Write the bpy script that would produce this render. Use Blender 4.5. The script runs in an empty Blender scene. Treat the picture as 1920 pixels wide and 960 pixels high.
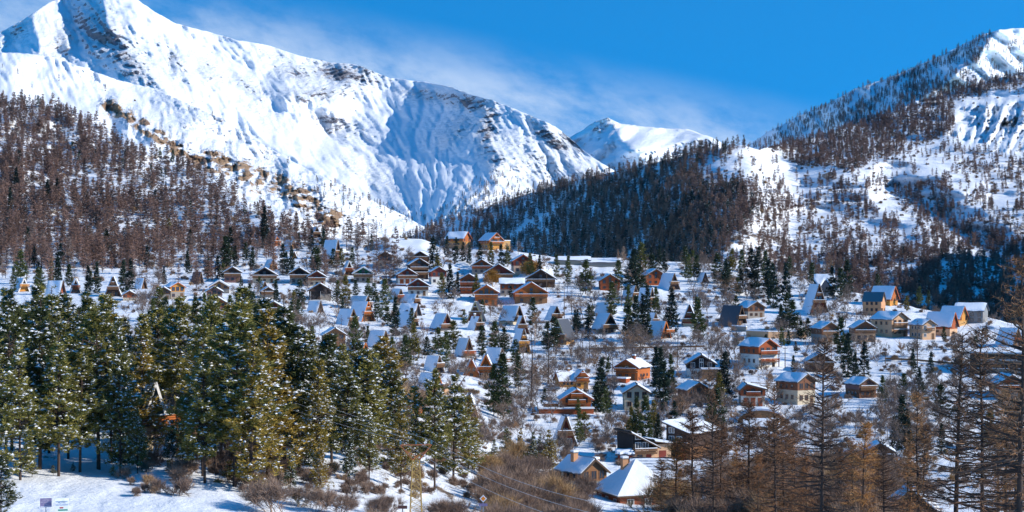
import bpy, math, random, time
import numpy as np
HAZE = 0.000007
SC = bpy.context.scene
COL = SC.collection
# ------------------------------------------------------------------ camera
F = 3045.0           # focal length in pixels of a 1920 px wide picture
HROW = 520.0         # row of the horizon
cam = bpy.data.cameras.new('camera')
cam.sensor_width = 36.0
cam.lens = 36.0 * F / 1920.0
cam.shift_y = (HROW - 480.0) / 1920.0
cam.clip_start = 1.0
cam.clip_end = 60000.0
camo = bpy.data.objects.new('camera', cam)
COL.objects.link(camo)
camo.rotation_euler = (math.radians(90), 0, 0)
SC.camera = camo
SC.render.resolution_x = 1024
SC.render.resolution_y = 512
# ------------------------------------------------------------------ sun and sky
SUN_EL = math.radians(27.0)
SUN_AZ = math.radians(101.0)      # from +Y (view direction) clockwise towards +X (right)
sv = (math.sin(SUN_AZ) * math.cos(SUN_EL), math.cos(SUN_AZ) * math.cos(SUN_EL), math.sin(SUN_EL))
sl = bpy.data.lights.new('sun', 'SUN')
sl.energy = 4.8
sl.angle = math.radians(0.5)
sl.color = (1.0, 0.93, 0.82)
so = bpy.data.objects.new('sun', sl)
COL.objects.link(so)
from mathutils import Vector, Matrix
so.rotation_euler = Vector(sv).to_track_quat('Z', 'Y').to_euler()
so.location = (300, 0, 200)
SC.view_settings.view_transform = 'Standard'
SC.view_settings.look = 'None'
SC.view_settings.exposure = 0.28
SC.view_settings.gamma = 1.0
world = bpy.data.worlds.new('World')
SC.world = world
world.use_nodes = True
wn = world.node_tree
wn.nodes.clear()
def N(tree, typ, **kw):
    n = tree.nodes.new(typ)
    for k, v in kw.items():
        setattr(n, k, v)
    return n
def math_node(tree, op, a, b=None, c=None, clamp=False):
    n = N(tree, 'ShaderNodeMath', operation=op, use_clamp=clamp)
    for i, v in enumerate((a, b, c)):
        if v is None: continue
        if isinstance(v, (int, float)): n.inputs[i].default_value = v
        else: tree.links.new(v, n.inputs[i])
    return n.outputs[0]
def maprange(tree, v, a, b, c=0.0, d=1.0, smooth=True):
    n = N(tree, 'ShaderNodeMapRange')
    if smooth: n.interpolation_type = 'SMOOTHSTEP'
    tree.links.new(v, n.inputs[0])
    for i, x in enumerate((a, b, c, d)): n.inputs[i + 1].default_value = x
    return n.outputs[0]
def mixcol(tree, fac, a, b, blend='MIX'):
    n = N(tree, 'ShaderNodeMix', data_type='RGBA', blend_type=blend)
    for s, v in ((0, fac), (6, a), (7, b)):
        if isinstance(v, (int, float)): n.inputs[s].default_value = v
        elif isinstance(v, tuple): n.inputs[s].default_value = (v + (1,))[:4]
        else: tree.links.new(v, n.inputs[s])
    return n.outputs[2]
def noise_node(tree, vec, scale, detail=3.0, rough=0.55, lac=2.0):
    n = N(tree, 'ShaderNodeTexNoise')
    if vec is not None: tree.links.new(vec, n.inputs['Vector'])
    n.inputs['Scale'].default_value = scale
    n.inputs['Detail'].default_value = detail
    n.inputs['Roughness'].default_value = rough
    return n.outputs[0]
sky = N(wn, 'ShaderNodeTexSky', sky_type='NISHITA', sun_disc=False)
sky.sun_elevation = SUN_EL
sky.sun_rotation = SUN_AZ
sky.altitude = 1900
sky.air_density = 1.0
sky.dust_density = 0.2
sky.ozone_density = 3.0
tc = N(wn, 'ShaderNodeTexCoord')
lift = N(wn, 'ShaderNodeVectorMath', operation='ADD')      # deeper, polarised blue: every direction samples the sky a little higher up
wn.links.new(tc.outputs['Generated'], lift.inputs[0])
lift.inputs[1].default_value = (0, 0, 0.42)
wn.links.new(lift.outputs[0], sky.inputs['Vector'])
hs = N(wn, 'ShaderNodeHueSaturation')
hs.inputs['Saturation'].default_value = 1.95
hs.inputs['Hue'].default_value = 0.493
hs.inputs['Value'].default_value = 2.62
wn.links.new(sky.outputs[0], hs.inputs['Color'])
# spindrift and thin cloud blowing off the ridge: a slanting band in the sky
sep = N(wn, 'ShaderNodeSeparateXYZ')
wn.links.new(tc.outputs['Generated'], sep.inputs[0])
yy = math_node(wn, 'MAXIMUM', sep.outputs[1], 0.05)
tx = math_node(wn, 'DIVIDE', sep.outputs[0], yy)
tz = math_node(wn, 'DIVIDE', sep.outputs[2], yy)
comb = N(wn, 'ShaderNodeCombineXYZ')
wn.links.new(math_node(wn, 'ADD', tx, math_node(wn, 'MULTIPLY', tz, 0.9)), comb.inputs[0])
wn.links.new(math_node(wn, 'MULTIPLY', tz, 1.5), comb.inputs[1])
c1 = noise_node(wn, comb.outputs[0], 17.0, 9.0, 0.66)
c2 = noise_node(wn, comb.outputs[0], 4.2, 2.0, 0.5)
# distance above the line falling from the high peak towards the far pass
line = math_node(wn, 'SUBTRACT', tz, math_node(wn, 'MULTIPLY_ADD', tx, -0.20, 0.106))
band = math_node(wn, 'MULTIPLY', maprange(wn, line, -0.09, -0.03), maprange(wn, line, 0.045, -0.012))
side = math_node(wn, 'MULTIPLY', maprange(wn, tx, 0.27, 0.12), maprange(wn, tx, -0.5, -0.2))
cl = maprange(wn, math_node(wn, 'ADD', math_node(wn, 'MULTIPLY', c1, 0.8), math_node(wn, 'MULTIPLY', c2, 0.7)), 0.52, 0.92)
cmask = math_node(wn, 'MULTIPLY', math_node(wn, 'MULTIPLY', cl, band), side)
cmask = math_node(wn, 'MULTIPLY', cmask, 0.85)
skyc = mixcol(wn, cmask, hs.outputs[0], (6.6, 7.6, 9.0))
bg = N(wn, 'ShaderNodeBackground')
bg.inputs['Strength'].default_value = 0.10
wn.links.new(skyc, bg.inputs['Color'])
wo = N(wn, 'ShaderNodeOutputWorld')
wn.links.new(bg.outputs[0], wo.inputs[0])

# ------------------------------------------------------------------ noise and screen helpers
rng = np.random.RandomState(7)
PERM = rng.permutation(4096)
GR = rng.uniform(0, 2 * math.pi, 4096)
GX, GY = np.cos(GR), np.sin(GR)
def perlin(x, y, seed=0):
    x = np.asarray(x, float) + seed * 37.31; y = np.asarray(y, float) + seed * 17.77
    xi = np.floor(x).astype(int); yi = np.floor(y).astype(int)
    xf = x - xi; yf = y - yi
    u = xf ** 3 * (xf * (xf * 6 - 15) + 10); v = yf ** 3 * (yf * (yf * 6 - 15) + 10)
    def g(a, b):
        h = PERM[(PERM[(xi + a) & 4095] + yi + b) & 4095]
        return GX[h] * (xf - a) + GY[h] * (yf - b)
    n0 = g(0, 0) * (1 - u) + g(1, 0) * u
    n1 = g(0, 1) * (1 - u) + g(1, 1) * u
    return (n0 * (1 - v) + n1 * v) * 1.5
def fbm(x, y, o=4, seed=0, gain=0.5):
    s = 0; a = 1.0; f = 1.0
    for i in range(o):
        s = s + a * perlin(np.asarray(x) * f, np.asarray(y) * f, seed + i * 3)
        a *= gain; f *= 2.03
    return s
def ridged(x, y, o=4, seed=0, gain=0.55):
    s = 0; a = 1.0; f = 1.0
    for i in range(o):
        s = s + a * (1 - 2 * np.abs(perlin(np.asarray(x) * f, np.asarray(y) * f, seed + i * 5)))
        a *= gain; f *= 2.1
    return s
def P(px, row, D):
    px = np.asarray(px, float); row = np.asarray(row, float); D = np.asarray(D, float)
    return np.stack([D * (px - 960.0) / F, D + 0 * px, D * (HROW - row) / F], -1)
def polydist(px, row, pts):
    """distance in picture pixels to a polyline"""
    best = np.full(np.shape(px), 1e9)
    for (x0, y0), (x1, y1) in zip(pts[:-1], pts[1:]):
        dx, dy = x1 - x0, y1 - y0
        t = np.clip(((px - x0) * dx + (row - y0) * dy) / (dx * dx + dy * dy), 0, 1)
        best = np.minimum(best, np.hypot(px - x0 - t * dx, row - y0 - t * dy))
    return best
def tent(px, row, pts, w):
    return np.maximum(0, 1 - polydist(px, row, pts) / w)
def inpoly(px, row, pts):
    px = np.asarray(px, float); row = np.asarray(row, float)
    r = np.zeros(px.shape, bool)
    n = len(pts)
    for i in range(n):
        x0, y0 = pts[i]; x1, y1 = pts[(i + 1) % n]
        c = ((y0 > row) != (y1 > row)) & (px < (x1 - x0) * (row - y0) / (y1 - y0 + 1e-9) + x0)
        r ^= c
    return r
def blob(px, row, cx, cy, rx, ry, ang=0):
    a = math.radians(ang); dx = px - cx; dy = row - cy
    u = (dx * math.cos(a) + dy * math.sin(a)) / rx; v = (-dx * math.sin(a) + dy * math.cos(a)) / ry
    return np.exp(-(u * u + v * v))

class Sheet:
    """a hillside given by distances at picture positions; all of it is built as world-space ground"""
    def __init__(s, cols, top, relief=None, blur=5):
        s.X0, s.R0, s.SX, s.SR = -500.0, -120.0, 10.0, 5.0
        s.gx = np.arange(s.X0, 2501, s.SX); s.gr = np.arange(s.R0, 1501, s.SR)
        cx = np.array([c[0] for c in cols], float)
        tab = []
        for c in cols:
            pts = sorted(c[1])
            tab.append(np.interp(s.gr, [p[0] for p in pts], [math.log(p[1]) for p in pts]))
        tab = np.array(tab)
        G = np.array([np.interp(s.gx, cx, tab[:, i]) for i in range(len(s.gr))])
        k = np.exp(-0.5 * (np.arange(-3 * blur, 3 * blur + 1) / blur) ** 2); k /= k.sum()
        def bl(M, ax):
            Mp = np.pad(M, [(3 * blur, 3 * blur) if a == ax else (0, 0) for a in (0, 1)], mode='edge')
            return np.apply_along_axis(lambda r: np.convolve(r, k, 'valid'), ax, Mp)
        s.G = bl(bl(G, 0), 1)
        s.top = top
        s.relief = relief
    def base(s, px, row):
        px = np.asarray(px, float); row = np.asarray(row, float)
        u = np.clip((px - s.X0) / s.SX, 0, len(s.gx) - 1.001); v = np.clip((row - s.R0) / s.SR, 0, len(s.gr) - 1.001)
        i = u.astype(int); j = v.astype(int); fu = u - i; fv = v - j
        G = s.G
        g = (G[j, i] * (1 - fu) + G[j, i + 1] * fu) * (1 - fv) + (G[j + 1, i] * (1 - fu) + G[j + 1, i + 1] * fu) * fv
        return np.exp(g)
    def D(s, px, row):
        d = s.base(px, row)
        if s.relief: d = s.relief(np.asarray(px, float), np.asarray(row, float), d)
        return d
    def at(s, px, row):
        p = P(px, row, s.D(px, row))
        return p
    def toprow(s, px):
        return np.interp(px, [t[0] for t in s.top], [t[1] for t in s.top])

def mesh_from(name, verts, faces, mats=(), smooth=False, midx=None):
    me = bpy.data.meshes.new(name)
    verts = np.asarray(verts, np.float32).reshape(-1, 3)
    if isinstance(faces, np.ndarray):
        nf, k = faces.shape
        me.vertices.add(len(verts)); me.vertices.foreach_set('co', verts.ravel())
        me.loops.add(nf * k); me.loops.foreach_set('vertex_index', faces.astype(np.int32).ravel())
        me.polygons.add(nf); me.polygons.foreach_set('loop_start', np.arange(0, nf * k, k, dtype=np.int32))
        me.update(calc_edges=True)
    else:
        me.from_pydata([tuple(map(float, v)) for v in verts], [], faces)
    for m in mats: me.materials.append(m)
    if midx is not None: me.polygons.foreach_set('material_index', np.asarray(midx, np.int32))
    if smooth: me.polygons.foreach_set('use_smooth', np.ones(len(me.polygons), bool))
    me.update()
    return me
def link(name, me, parent=None, loc=None):
    o = bpy.data.objects.new(name, me)
    COL.objects.link(o)
    if parent is not None: o.parent = parent
    if loc is not None: o.location = loc
    return o
def tag(o, label=None, cat=None, group=None, kind=None):
    if label: o['label'] = label
    if cat: o['category'] = cat
    if group: o['group'] = group
    if kind: o['kind'] = kind
    return o
# ------------------------------------------------------------------ materials
def new_mat(name, rough=0.8, spec=0.3):
    m = bpy.data.materials.new(name); m.use_nodes = True
    t = m.node_tree
    b = t.nodes['Principled BSDF']
    b.inputs['Roughness'].default_value = rough
    b.inputs['Specular IOR Level'].default_value = spec
    return m, t, b
def bump(t, b, h, strength, dist):
    n = N(t, 'ShaderNodeBump')
    n.inputs['Strength'].default_value = strength; n.inputs['Distance'].default_value = dist
    t.links.new(h, n.inputs['Height']); t.links.new(n.outputs[0], b.inputs['Normal'])
def objpos(t):
    g = N(t, 'ShaderNodeNewGeometry'); return g.outputs['Position']
SNOWC = (0.84, 0.87, 0.92)
def simple(name, col, rough=0.8, var=0.25, scale=1.5, spec=0.3, lo=None):
    m, t, b = new_mat(name, rough, spec)
    tcn = N(t, 'ShaderNodeTexCoord')
    n = noise_node(t, tcn.outputs['Object'], scale, 4, 0.6)
    oi = N(t, 'ShaderNodeObjectInfo')
    f = math_node(t, 'ADD', math_node(t, 'MULTIPLY', n, 0.7), math_node(t, 'MULTIPLY', oi.outputs['Random'], 0.3))
    a = lo or tuple(c * (1 - var) for c in col); c2 = tuple(min(1, c * (1 + var)) for c in col)
    t.links.new(mixcol(t, f, a, c2), b.inputs['Base Color'])
    return m
def plain_snow(name, strength=0.5, scale=0.8, dist=0.25):
    m, t, b = new_mat(name, 0.55, 0.25)
    b.inputs['Base Color'].default_value = SNOWC + (1,)
    p = objpos(t)
    bump(t, b, noise_node(t, p, scale, 5, 0.6), strength, dist)
    return m
M = {}
M['snow'] = plain_snow('snow', 0.35, 0.9, 0.3)
M['tree_snow'] = plain_snow('tree_snow', 0.2, 3, 0.1)

def wood(name, col, scale=5.0):
    m, t, b = new_mat(name, 0.75, 0.25)
    tcn = N(t, 'ShaderNodeTexCoord')
    mp = N(t, 'ShaderNodeMapping'); t.links.new(tcn.outputs['Object'], mp.inputs[0]); mp.inputs['Scale'].default_value = (0.6, 0.6, 9)
    n = noise_node(t, mp.outputs[0], 1.3, 4, 0.65)
    n2 = noise_node(t, tcn.outputs['Object'], 0.35, 3, 0.6)
    w = N(t, 'ShaderNodeTexWave', wave_type='BANDS', bands_direction='Z', wave_profile='SAW'); t.links.new(tcn.outputs['Object'], w.inputs[0])
    w.inputs['Scale'].default_value = 0.9; w.inputs['Distortion'].default_value = 0.3
    f = math_node(t, 'MULTIPLY_ADD', n2, 0.9, math_node(t, 'MULTIPLY', math_node(t, 'SUBTRACT', n, 0.45), 1.2), clamp=True)
    t.links.new(mixcol(t, f, tuple(c * 0.55 for c in col), tuple(min(1, c * 1.4) for c in col)), b.inputs['Base Color'])
    bump(t, b, w.outputs[1], 0.6, 0.05)
    return m
for k, c in dict(orange=(0.46, 0.135, 0.035), rust=(0.36, 0.09, 0.032), red=(0.22, 0.045, 0.03), dark=(0.07, 0.042, 0.032), brown=(0.20, 0.088, 0.048),
                 tan=(0.30, 0.15, 0.07), yellow=(0.58, 0.33, 0.12), amber=(0.60, 0.27, 0.06), black=(0.012, 0.012, 0.014), greenwood=(0.02, 0.14, 0.07), mauve=(0.22, 0.12, 0.11), greywood=(0.2, 0.16, 0.13),
                 trim=(0.16, 0.09, 0.05), rail=(0.24, 0.13, 0.07)).items():
    M[k] = wood('timber_' + k, c)
for k, c in dict(cream=(0.56, 0.47, 0.34), white=(0.70, 0.67, 0.60), stone=(0.32, 0.28, 0.24), beige=(0.58, 0.365, 0.22), pink=(0.60, 0.40, 0.28), grey=(0.24, 0.23, 0.22),
                 brick=(0.26, 0.075, 0.035), concrete=(0.3, 0.27, 0.22), soil=(0.2, 0.085, 0.035), peach=(0.60, 0.31, 0.16), darkstone=(0.075, 0.06, 0.05)).items():
    M[k] = simple('render_' + k, c, 0.9, 0.2, 0.9)
M['slate'] = simple('roof_slate', (0.055, 0.06, 0.075), 0.5, 0.35, 1.2, 0.5)
M['metal_roof'] = simple('roof_metal_teal', (0.05, 0.13, 0.17), 0.4, 0.15, 0.5, 0.5)
M['roofedge'] = simple('roof_board', (0.09, 0.055, 0.035), 0.8, 0.3, 2)
M['paleedge'] = simple('roof_board_pale', (0.42, 0.36, 0.2), 0.7, 0.2, 2)
M['glass'] = simple('window_glass', (0.03, 0.04, 0.05), 0.12, 0.3, 0.5, 0.8)
M['frame_white'] = simple('frame_white', (0.65, 0.63, 0.6), 0.5, 0.1)
M['frame_wood'] = simple('frame_wood', (0.2, 0.09, 0.04), 0.6, 0.2)
M['steel'] = simple('steel_grey', (0.35, 0.37, 0.4), 0.45, 0.15)
M['wire'] = simple('wire_aluminium', (0.50, 0.50, 0.50), 0.4, 0.1)
M['pylon_top'] = simple('pylon_rust', (0.36, 0.12, 0.05), 0.7, 0.3)
M['pylon_leg'] = simple('pylon_ochre', (0.50, 0.33, 0.11), 0.7, 0.25)
M['bark'] = simple('bark_dark', (0.07, 0.048, 0.038), 0.95, 0.3, 3)
M['bark_pale'] = simple('bark_pale', (0.17, 0.13, 0.11), 0.95, 0.3, 3)
M['pole'] = simple('pole_wood', (0.14, 0.10, 0.07), 0.9, 0.3, 3)

def foliage(name, dark, light, odd=None, scale=0.35):
    m, t, b = new_mat(name, 0.7, 0.2)
    oi = N(t, 'ShaderNodeObjectInfo')
    tcn = N(t, 'ShaderNodeTexCoord')
    n = noise_node(t, tcn.outputs['Object'], scale * 4, 3, 0.6)
    f = maprange(t, math_node(t, 'ADD', math_node(t, 'MULTIPLY', n, 0.6), math_node(t, 'MULTIPLY', oi.outputs['Random'], 0.55)), 0.3, 0.85)
    c = mixcol(t, f, dark, light)
    if odd:
        c = mixcol(t, maprange(t, oi.outputs['Random'], 0.80, 0.97), c, odd)
    t.links.new(c, b.inputs['Base Color'])
    return m
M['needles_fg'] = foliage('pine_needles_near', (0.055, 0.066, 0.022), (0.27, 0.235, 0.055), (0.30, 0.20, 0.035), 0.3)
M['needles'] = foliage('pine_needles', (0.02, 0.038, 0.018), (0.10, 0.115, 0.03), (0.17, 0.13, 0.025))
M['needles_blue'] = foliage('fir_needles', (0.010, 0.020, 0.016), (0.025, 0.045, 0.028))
M['larch'] = foliage('larch_twigs', (0.15, 0.09, 0.07), (0.33, 0.195, 0.145), (0.26, 0.19, 0.155))
M['larch_far'] = foliage('larch_twigs_far', (0.14, 0.088, 0.07), (0.29, 0.18, 0.14))
M['larch_fg'] = foliage('larch_twigs_near', (0.13, 0.068, 0.04), (0.40, 0.195, 0.085), (0.48, 0.24, 0.08))
M['twigs_grey'] = foliage('bare_twigs_grey', (0.13, 0.10, 0.085), (0.27, 0.20, 0.165), (0.30, 0.17, 0.09))
M['twigs_brown'] = foliage('bush_twigs', (0.18, 0.125, 0.10), (0.36, 0.25, 0.185), (0.42, 0.27, 0.13))
M['twigs_gold'] = foliage('willow_twigs', (0.35, 0.18, 0.04), (0.5, 0.28, 0.07))
M['twigs_poplar'] = foliage('poplar_twigs', (0.26, 0.18, 0.13), (0.40, 0.28, 0.2))
M['dead_leaves'] = foliage('dead_leaves', (0.15, 0.05, 0.02), (0.3, 0.11, 0.04))

def mountain_mat(name, rock_a, rock_b, scale, strata_rot, dist, slope=0.12):
    """snow over rock: the vertex attribute 'rock' says where rock can show, fine layered noise decides"""
    m, t, b = new_mat(name, 0.75, 0.2)
    p = objpos(t)
    at = N(t, 'ShaderNodeAttribute', attribute_name='rock')
    mp = N(t, 'ShaderNodeMapping'); t.links.new(p, mp.inputs[0])
    mp.inputs['Rotation'].default_value = (0, math.radians(strata_rot), 0)
    mp.inputs['Scale'].default_value = (1, 1, 4.5)
    n1 = noise_node(t, mp.outputs[0], scale, 7, 0.68)
    n2 = noise_node(t, p, scale * 2.2, 5, 0.7)
    n4 = noise_node(t, mp.outputs[0], scale * 7, 4, 0.7)
    s = math_node(t, 'ADD', math_node(t, 'MULTIPLY', n1, 0.46), math_node(t, 'ADD', math_node(t, 'MULTIPLY', n2, 0.30), math_node(t, 'MULTIPLY', n4, 0.26)))
    gn = N(t, 'ShaderNodeNewGeometry'); sx = N(t, 'ShaderNodeSeparateXYZ'); t.links.new(gn.outputs['Normal'], sx.inputs[0])
    steep = maprange(t, sx.outputs[2], 0.70, 0.30, 0.0, slope)
    lim = math_node(t, 'SUBTRACT', math_node(t, 'SUBTRACT', 0.80, math_node(t, 'MULTIPLY', at.outputs['Fac'], 0.45)), steep)
    f = maprange(t, math_node(t, 'SUBTRACT', s, lim), -0.012, 0.035)
    rc = mixcol(t, maprange(t, noise_node(t, p, scale * 1.3, 5, 0.65), 0.35, 0.65), rock_a, rock_b)
    n3 = noise_node(t, p, scale * 0.35, 4, 0.5)
    sn = mixcol(t, n3, tuple(c * 0.95 for c in SNOWC), SNOWC)
    t.links.new(mixcol(t, f, sn, rc), b.inputs['Base Color'])
    h = math_node(t, 'ADD', math_node(t, 'MULTIPLY', n1, 0.8), math_node(t, 'MULTIPLY', n2, 0.3))
    hh = math_node(t, 'MULTIPLY', h, math_node(t, 'MULTIPLY_ADD', at.outputs['Fac'], 0.95, 0.10))
    bump(t, b, hh, 1.0, dist)
    return m
M['mount_far'] = mountain_mat('mountain_snow_rock', (0.17, 0.17, 0.21), (0.30, 0.26, 0.26), 0.014, 24, 60, 0.16)
M['mount_cliff'] = mountain_mat('cliff_snow_rock', (0.30, 0.19, 0.12), (0.50, 0.33, 0.19), 0.022, -12, 26, 0.14)
M['mount_pass'] = mountain_mat('pass_snow_rock', (0.2, 0.2, 0.24), (0.3, 0.28, 0.28), 0.005, 12, 60)
M['hill'] = mountain_mat('hill_snow', (0.12, 0.10, 0.09), (0.24, 0.18, 0.13), 0.06, 10, 7)
M['ground'] = mountain_mat('village_snow', (0.17, 0.12, 0.085), (0.30, 0.22, 0.14), 0.35, 4, 1.6)
# ------------------------------------------------------------------ terrain sheets
def near_relief(px, row, d):
    x = d * (px - 960) / F; k = np.clip((d - 60) / 120, 0.25, 1)
    r = 0.011 * fbm(x / 42, d / 55, 3, 1) + 0.006 * fbm(x / 13, d / 20, 3, 9)
    r = r + 0.02 * fbm(x / 110, d / 140, 3, 31) * np.clip((d - 600) / 300, 0, 1)
    # terraces of the village lanes
    r = r + 0.0035 * np.sin(row / 9.0 + 1.6 * perlin(px / 160, row / 60, 4)) * np.clip((d - 260) / 200, 0, 1)
    r = r + 0.006 * fbm(x / 3.5, d / 5.0, 3, 15) * np.clip((190 - d) / 40, 0, 1)
    out = d * (1 + k * r)
    # the white mound at the head of the village, and the ravine bank below the right-hand terrace
    out = out - 26 * tent(px, row, [(735, 462), (790, 466)], 45)
    out = out - 14 * tent(px, row, [(960, 470), (1010, 500)], 38)
    return out
NT = [(-500, 90), (-300, 130), (-100, 175), (0, 188), (100, 200), (180, 232), (230, 275), (300, 292), (400, 335), (450, 375), (500, 410), (560, 432), (640, 448), (700, 450), (740, 446),
      (790, 448), (830, 462), (870, 468), (900, 462), (960, 470), (1040, 482), (1100, 486), (1200, 488), (1300, 492), (1380, 498), (1450, 508), (1540, 530), (1600, 548), (1660, 560),
      (1720, 578), (1800, 592), (1850, 594), (1890, 605), (1920, 612), (2100, 650), (2500, 700)]
L = [(1500, 60), (1250, 78), (1050, 122), (960, 145), (900, 157), (880, 163), (800, 192), (700, 275), (600, 440), (560, 540), (520, 640), (450, 790), (350, 950), (250, 1110), (150, 1260), (80, 1350)]
near = Sheet([(-500, L), (0, L),
    (400, [(1500, 60), (1250, 78), (1050, 126), (960, 148), (900, 163), (800, 205), (700, 300), (600, 480), (560, 570), (520, 660), (450, 810), (400, 890), (330, 1040), (250, 1190), (80, 1400)]),
    (700, [(1500, 60), (1250, 80), (1050, 132), (960, 160), (900, 185), (850, 220), (800, 275), (700, 400), (600, 550), (500, 700), (450, 790), (400, 880), (80, 1400)]),
    (960, [(1500, 62), (1250, 90), (1050, 150), (960, 205), (900, 280), (800, 370), (700, 450), (600, 560), (500, 700), (460, 780), (400, 880), (80, 1400)]),
    (1200, [(1500, 62), (1250, 92), (1050, 170), (960, 245), (900, 300), (800, 375), (700, 455), (600, 565), (500, 710), (460, 780), (400, 880), (80, 1400)]),
    (1500, [(1500, 60), (1250, 88), (1050, 160), (960, 235), (900, 290), (800, 370), (700, 450), (600, 560), (550, 640), (500, 720), (400, 900), (80, 1400)]),
    (2500, [(1500, 60), (1250, 88), (1050, 160), (960, 235), (900, 290), (800, 370), (700, 450), (600, 560), (550, 640), (500, 720), (400, 900), (80, 1400)])],
    NT, near_relief, 3)
GT = [(500, 520), (560, 500), (640, 478), (700, 466), (760, 448), (800, 428), (850, 412), (905, 392), (960, 372), (1050, 345), (1150, 322), (1250, 300), (1330, 280), (1395, 272), (1420, 280), (1480, 268),
      (1550, 250), (1600, 235), (1700, 202), (1800, 166), (1920, 135), (2100, 90), (2500, 20)]
def mid_relief(px, row, d):
    x = d * (px - 960) / F
    r = 0.016 * fbm(x / 150, d / 170, 4, 21) + 0.006 * ridged(x / 60, d / 80, 3, 25)
    bad = np.clip(1 - np.hypot((px - 1880) / 110, (row - 235) / 55), 0, 1)
    r = r + 0.05 * bad * ridged(px / 22 + row / 60, row / 70, 3, 41)
    r = r + 0.006 * np.sin(row / 4.5 + 2.5 * perlin(px / 120, row / 50, 45)) * (px > 1380)
    out = d * (1 + r * 0.7)
    out = out + 70 * tent(px, row, [(1680, 350), (1740, 385), (1800, 430), (1880, 490)], 55)
    out = out - 36 * tent(px, row, [(1400, 280), (1425, 400), (1350, 470)], 70)
    out = out - 50 * tent(px, row, [(1560, 320), (1700, 330), (1800, 360)], 60)
    out = out + 40 * tent(px, row, [(1440, 420), (1560, 400), (1690, 430)], 45)
    return out
mid = Sheet([(-500, [(700, 2500), (400, 2800)]), (560, [(620, 2450), (470, 2700)]),
    (800, [(620, 1900), (500, 2100), (440, 2250), (415, 2500)]), (960, [(620, 1600), (500, 1800), (440, 1950), (365, 2300)]),
    (1150, [(620, 1300), (520, 1450), (440, 1600), (318, 1950)]), (1330, [(640, 1080), (540, 1150), (470, 1260), (380, 1430), (275, 1720)]),
    (1400, [(640, 1050), (560, 1100), (470, 1230), (400, 1340), (268, 1720)]), (1460, [(640, 1050), (560, 1100), (470, 1330), (400, 1480), (300, 1780), (262, 1950)]),
    (1600, [(700, 950), (600, 1030), (500, 1230), (400, 1480), (300, 1730), (225, 2050)]), (1750, [(700, 930), (620, 1000), (500, 1200), (400, 1450), (300, 1730), (200, 2050), (150, 2200)]),
    (1920, [(760, 930), (660, 960), (500, 1200), (400, 1430), (300, 1700), (125, 2200)]), (2500, [(800, 900), (700, 950), (500, 1200), (300, 1700), (20, 2400)])],
    GT, mid_relief, 3)
RT = [(1200, 360), (1340, 310), (1400, 274), (1440, 248), (1500, 216), (1560, 190), (1600, 168), (1660, 148), (1700, 132), (1760, 106), (1800, 86), (1840, 66), (1870, 57), (1900, 53), (1940, 52), (2050, 45), (2500, 60)]
def ridge_relief(px, row, d):
    r = 0.03 * fbm(px / 70, row / 60, 4, 51) + 0.02 * ridged(px / 40 - row / 40, row / 120, 3, 55)
    return d * (1 + r * 0.35) - 800 * tent(px, row, [(1885, 40), (1830, 110), (1780, 150), (1700, 200), (1600, 260)], 190)
rdg = Sheet([(-500, [(500, 4300), (200, 5600)]), (1340, [(420, 4600), (310, 5200)]), (1500, [(420, 4000), (216, 5000)]), (1700, [(420, 3500), (132, 4800)]), (1900, [(420, 3200), (53, 4700)]), (2500, [(420, 3200), (45, 4700)])], RT, ridge_relief, 4)
BT = [(-500, 130), (-300, 120), (-100, 100), (0, 60), (30, 45), (60, 26), (90, 6), (130, -14), (190, -27), (250, -6), (290, 22), (330, 44), (400, 62), (440, 74), (500, 84), (560, 104), (620, 117), (670, 121),
      (700, 134), (730, 146), (800, 154), (850, 164), (880, 177), (920, 187), (980, 210), (1040, 236), (1070, 260), (1100, 287), (1130, 307), (1170, 330), (1300, 400), (2500, 440)]
def big_relief(px, row, d):
    th = np.arctan2(px - 805, 470 - row + 1e-3); r = np.hypot(px - 805, 470 - row)
    wx = 0.35 * fbm(px / 130, row / 130, 3, 61)
    cir = np.clip((px - 380) / 250, 0, 1) * np.clip((960 - px) / 60, 0, 1)
    gul = ridged(th * 4.5 + wx * 1.6, r / 320, 3, 63) * 20 + ridged(th * 15 + wx * 3, r / 150, 3, 65) * 9
    slop = ridged((px * 0.72 - row * 0.62) / 68 + wx, (px * 0.62 + row * 0.72) / 210, 4, 67) * 40
    out = d + cir * gul + (1 - cir) * slop
    out = out + 42 * fbm(px / 75, row / 70, 3, 69) + 11 * ridged((px * .8 - row * .5) / 11, (px * .5 + row * .8) / 40, 3, 70)
    tp = np.interp(px, [t[0] for t in BT], [t[1] for t in BT])
    out = out - 340 * tent(px, row, [(185, -40), (205, 50), (285, 145), (335, 205)], 105)
    out = out + 120 * tent(px, row, [(130, 10), (150, 90), (190, 150)], 60)
    out = out - 190 * tent(px, row, [(60, 20), (75, 90), (70, 130)], 60)
    out = out - 160 * tent(px, row, [(250, 10), (345, 95), (425, 180), (500, 270), (640, 340)], 60)
    out = out - 120 * tent(px, row, [(440, 70), (520, 150), (600, 200)], 60)
    out = out - 150 * tent(px, row, [(690, 125), (620, 175), (540, 175)], 55)
    out = out - 215 * tent(px, row, [(920, 175), (905, 235), (937, 300), (925, 335), (850, 392)], 120)
    out = out - 160 * tent(px, row, [(1020, 225), (1060, 300), (1100, 340)], 60)
    out = out - 130 * tent(px, row, [(640, 290), (700, 320), (760, 390)], 45)
    out = out + 120 * tent(px, row, [(600, 240), (680, 300), (770, 390)], 40)
    rk = rock_big(px, row)
    out = out + rk * 40 * ridged((px * 0.4 + row * 0.9) / 7, (px * 0.9 - row * 0.4) / 32, 2, 73)
    return out
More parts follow.
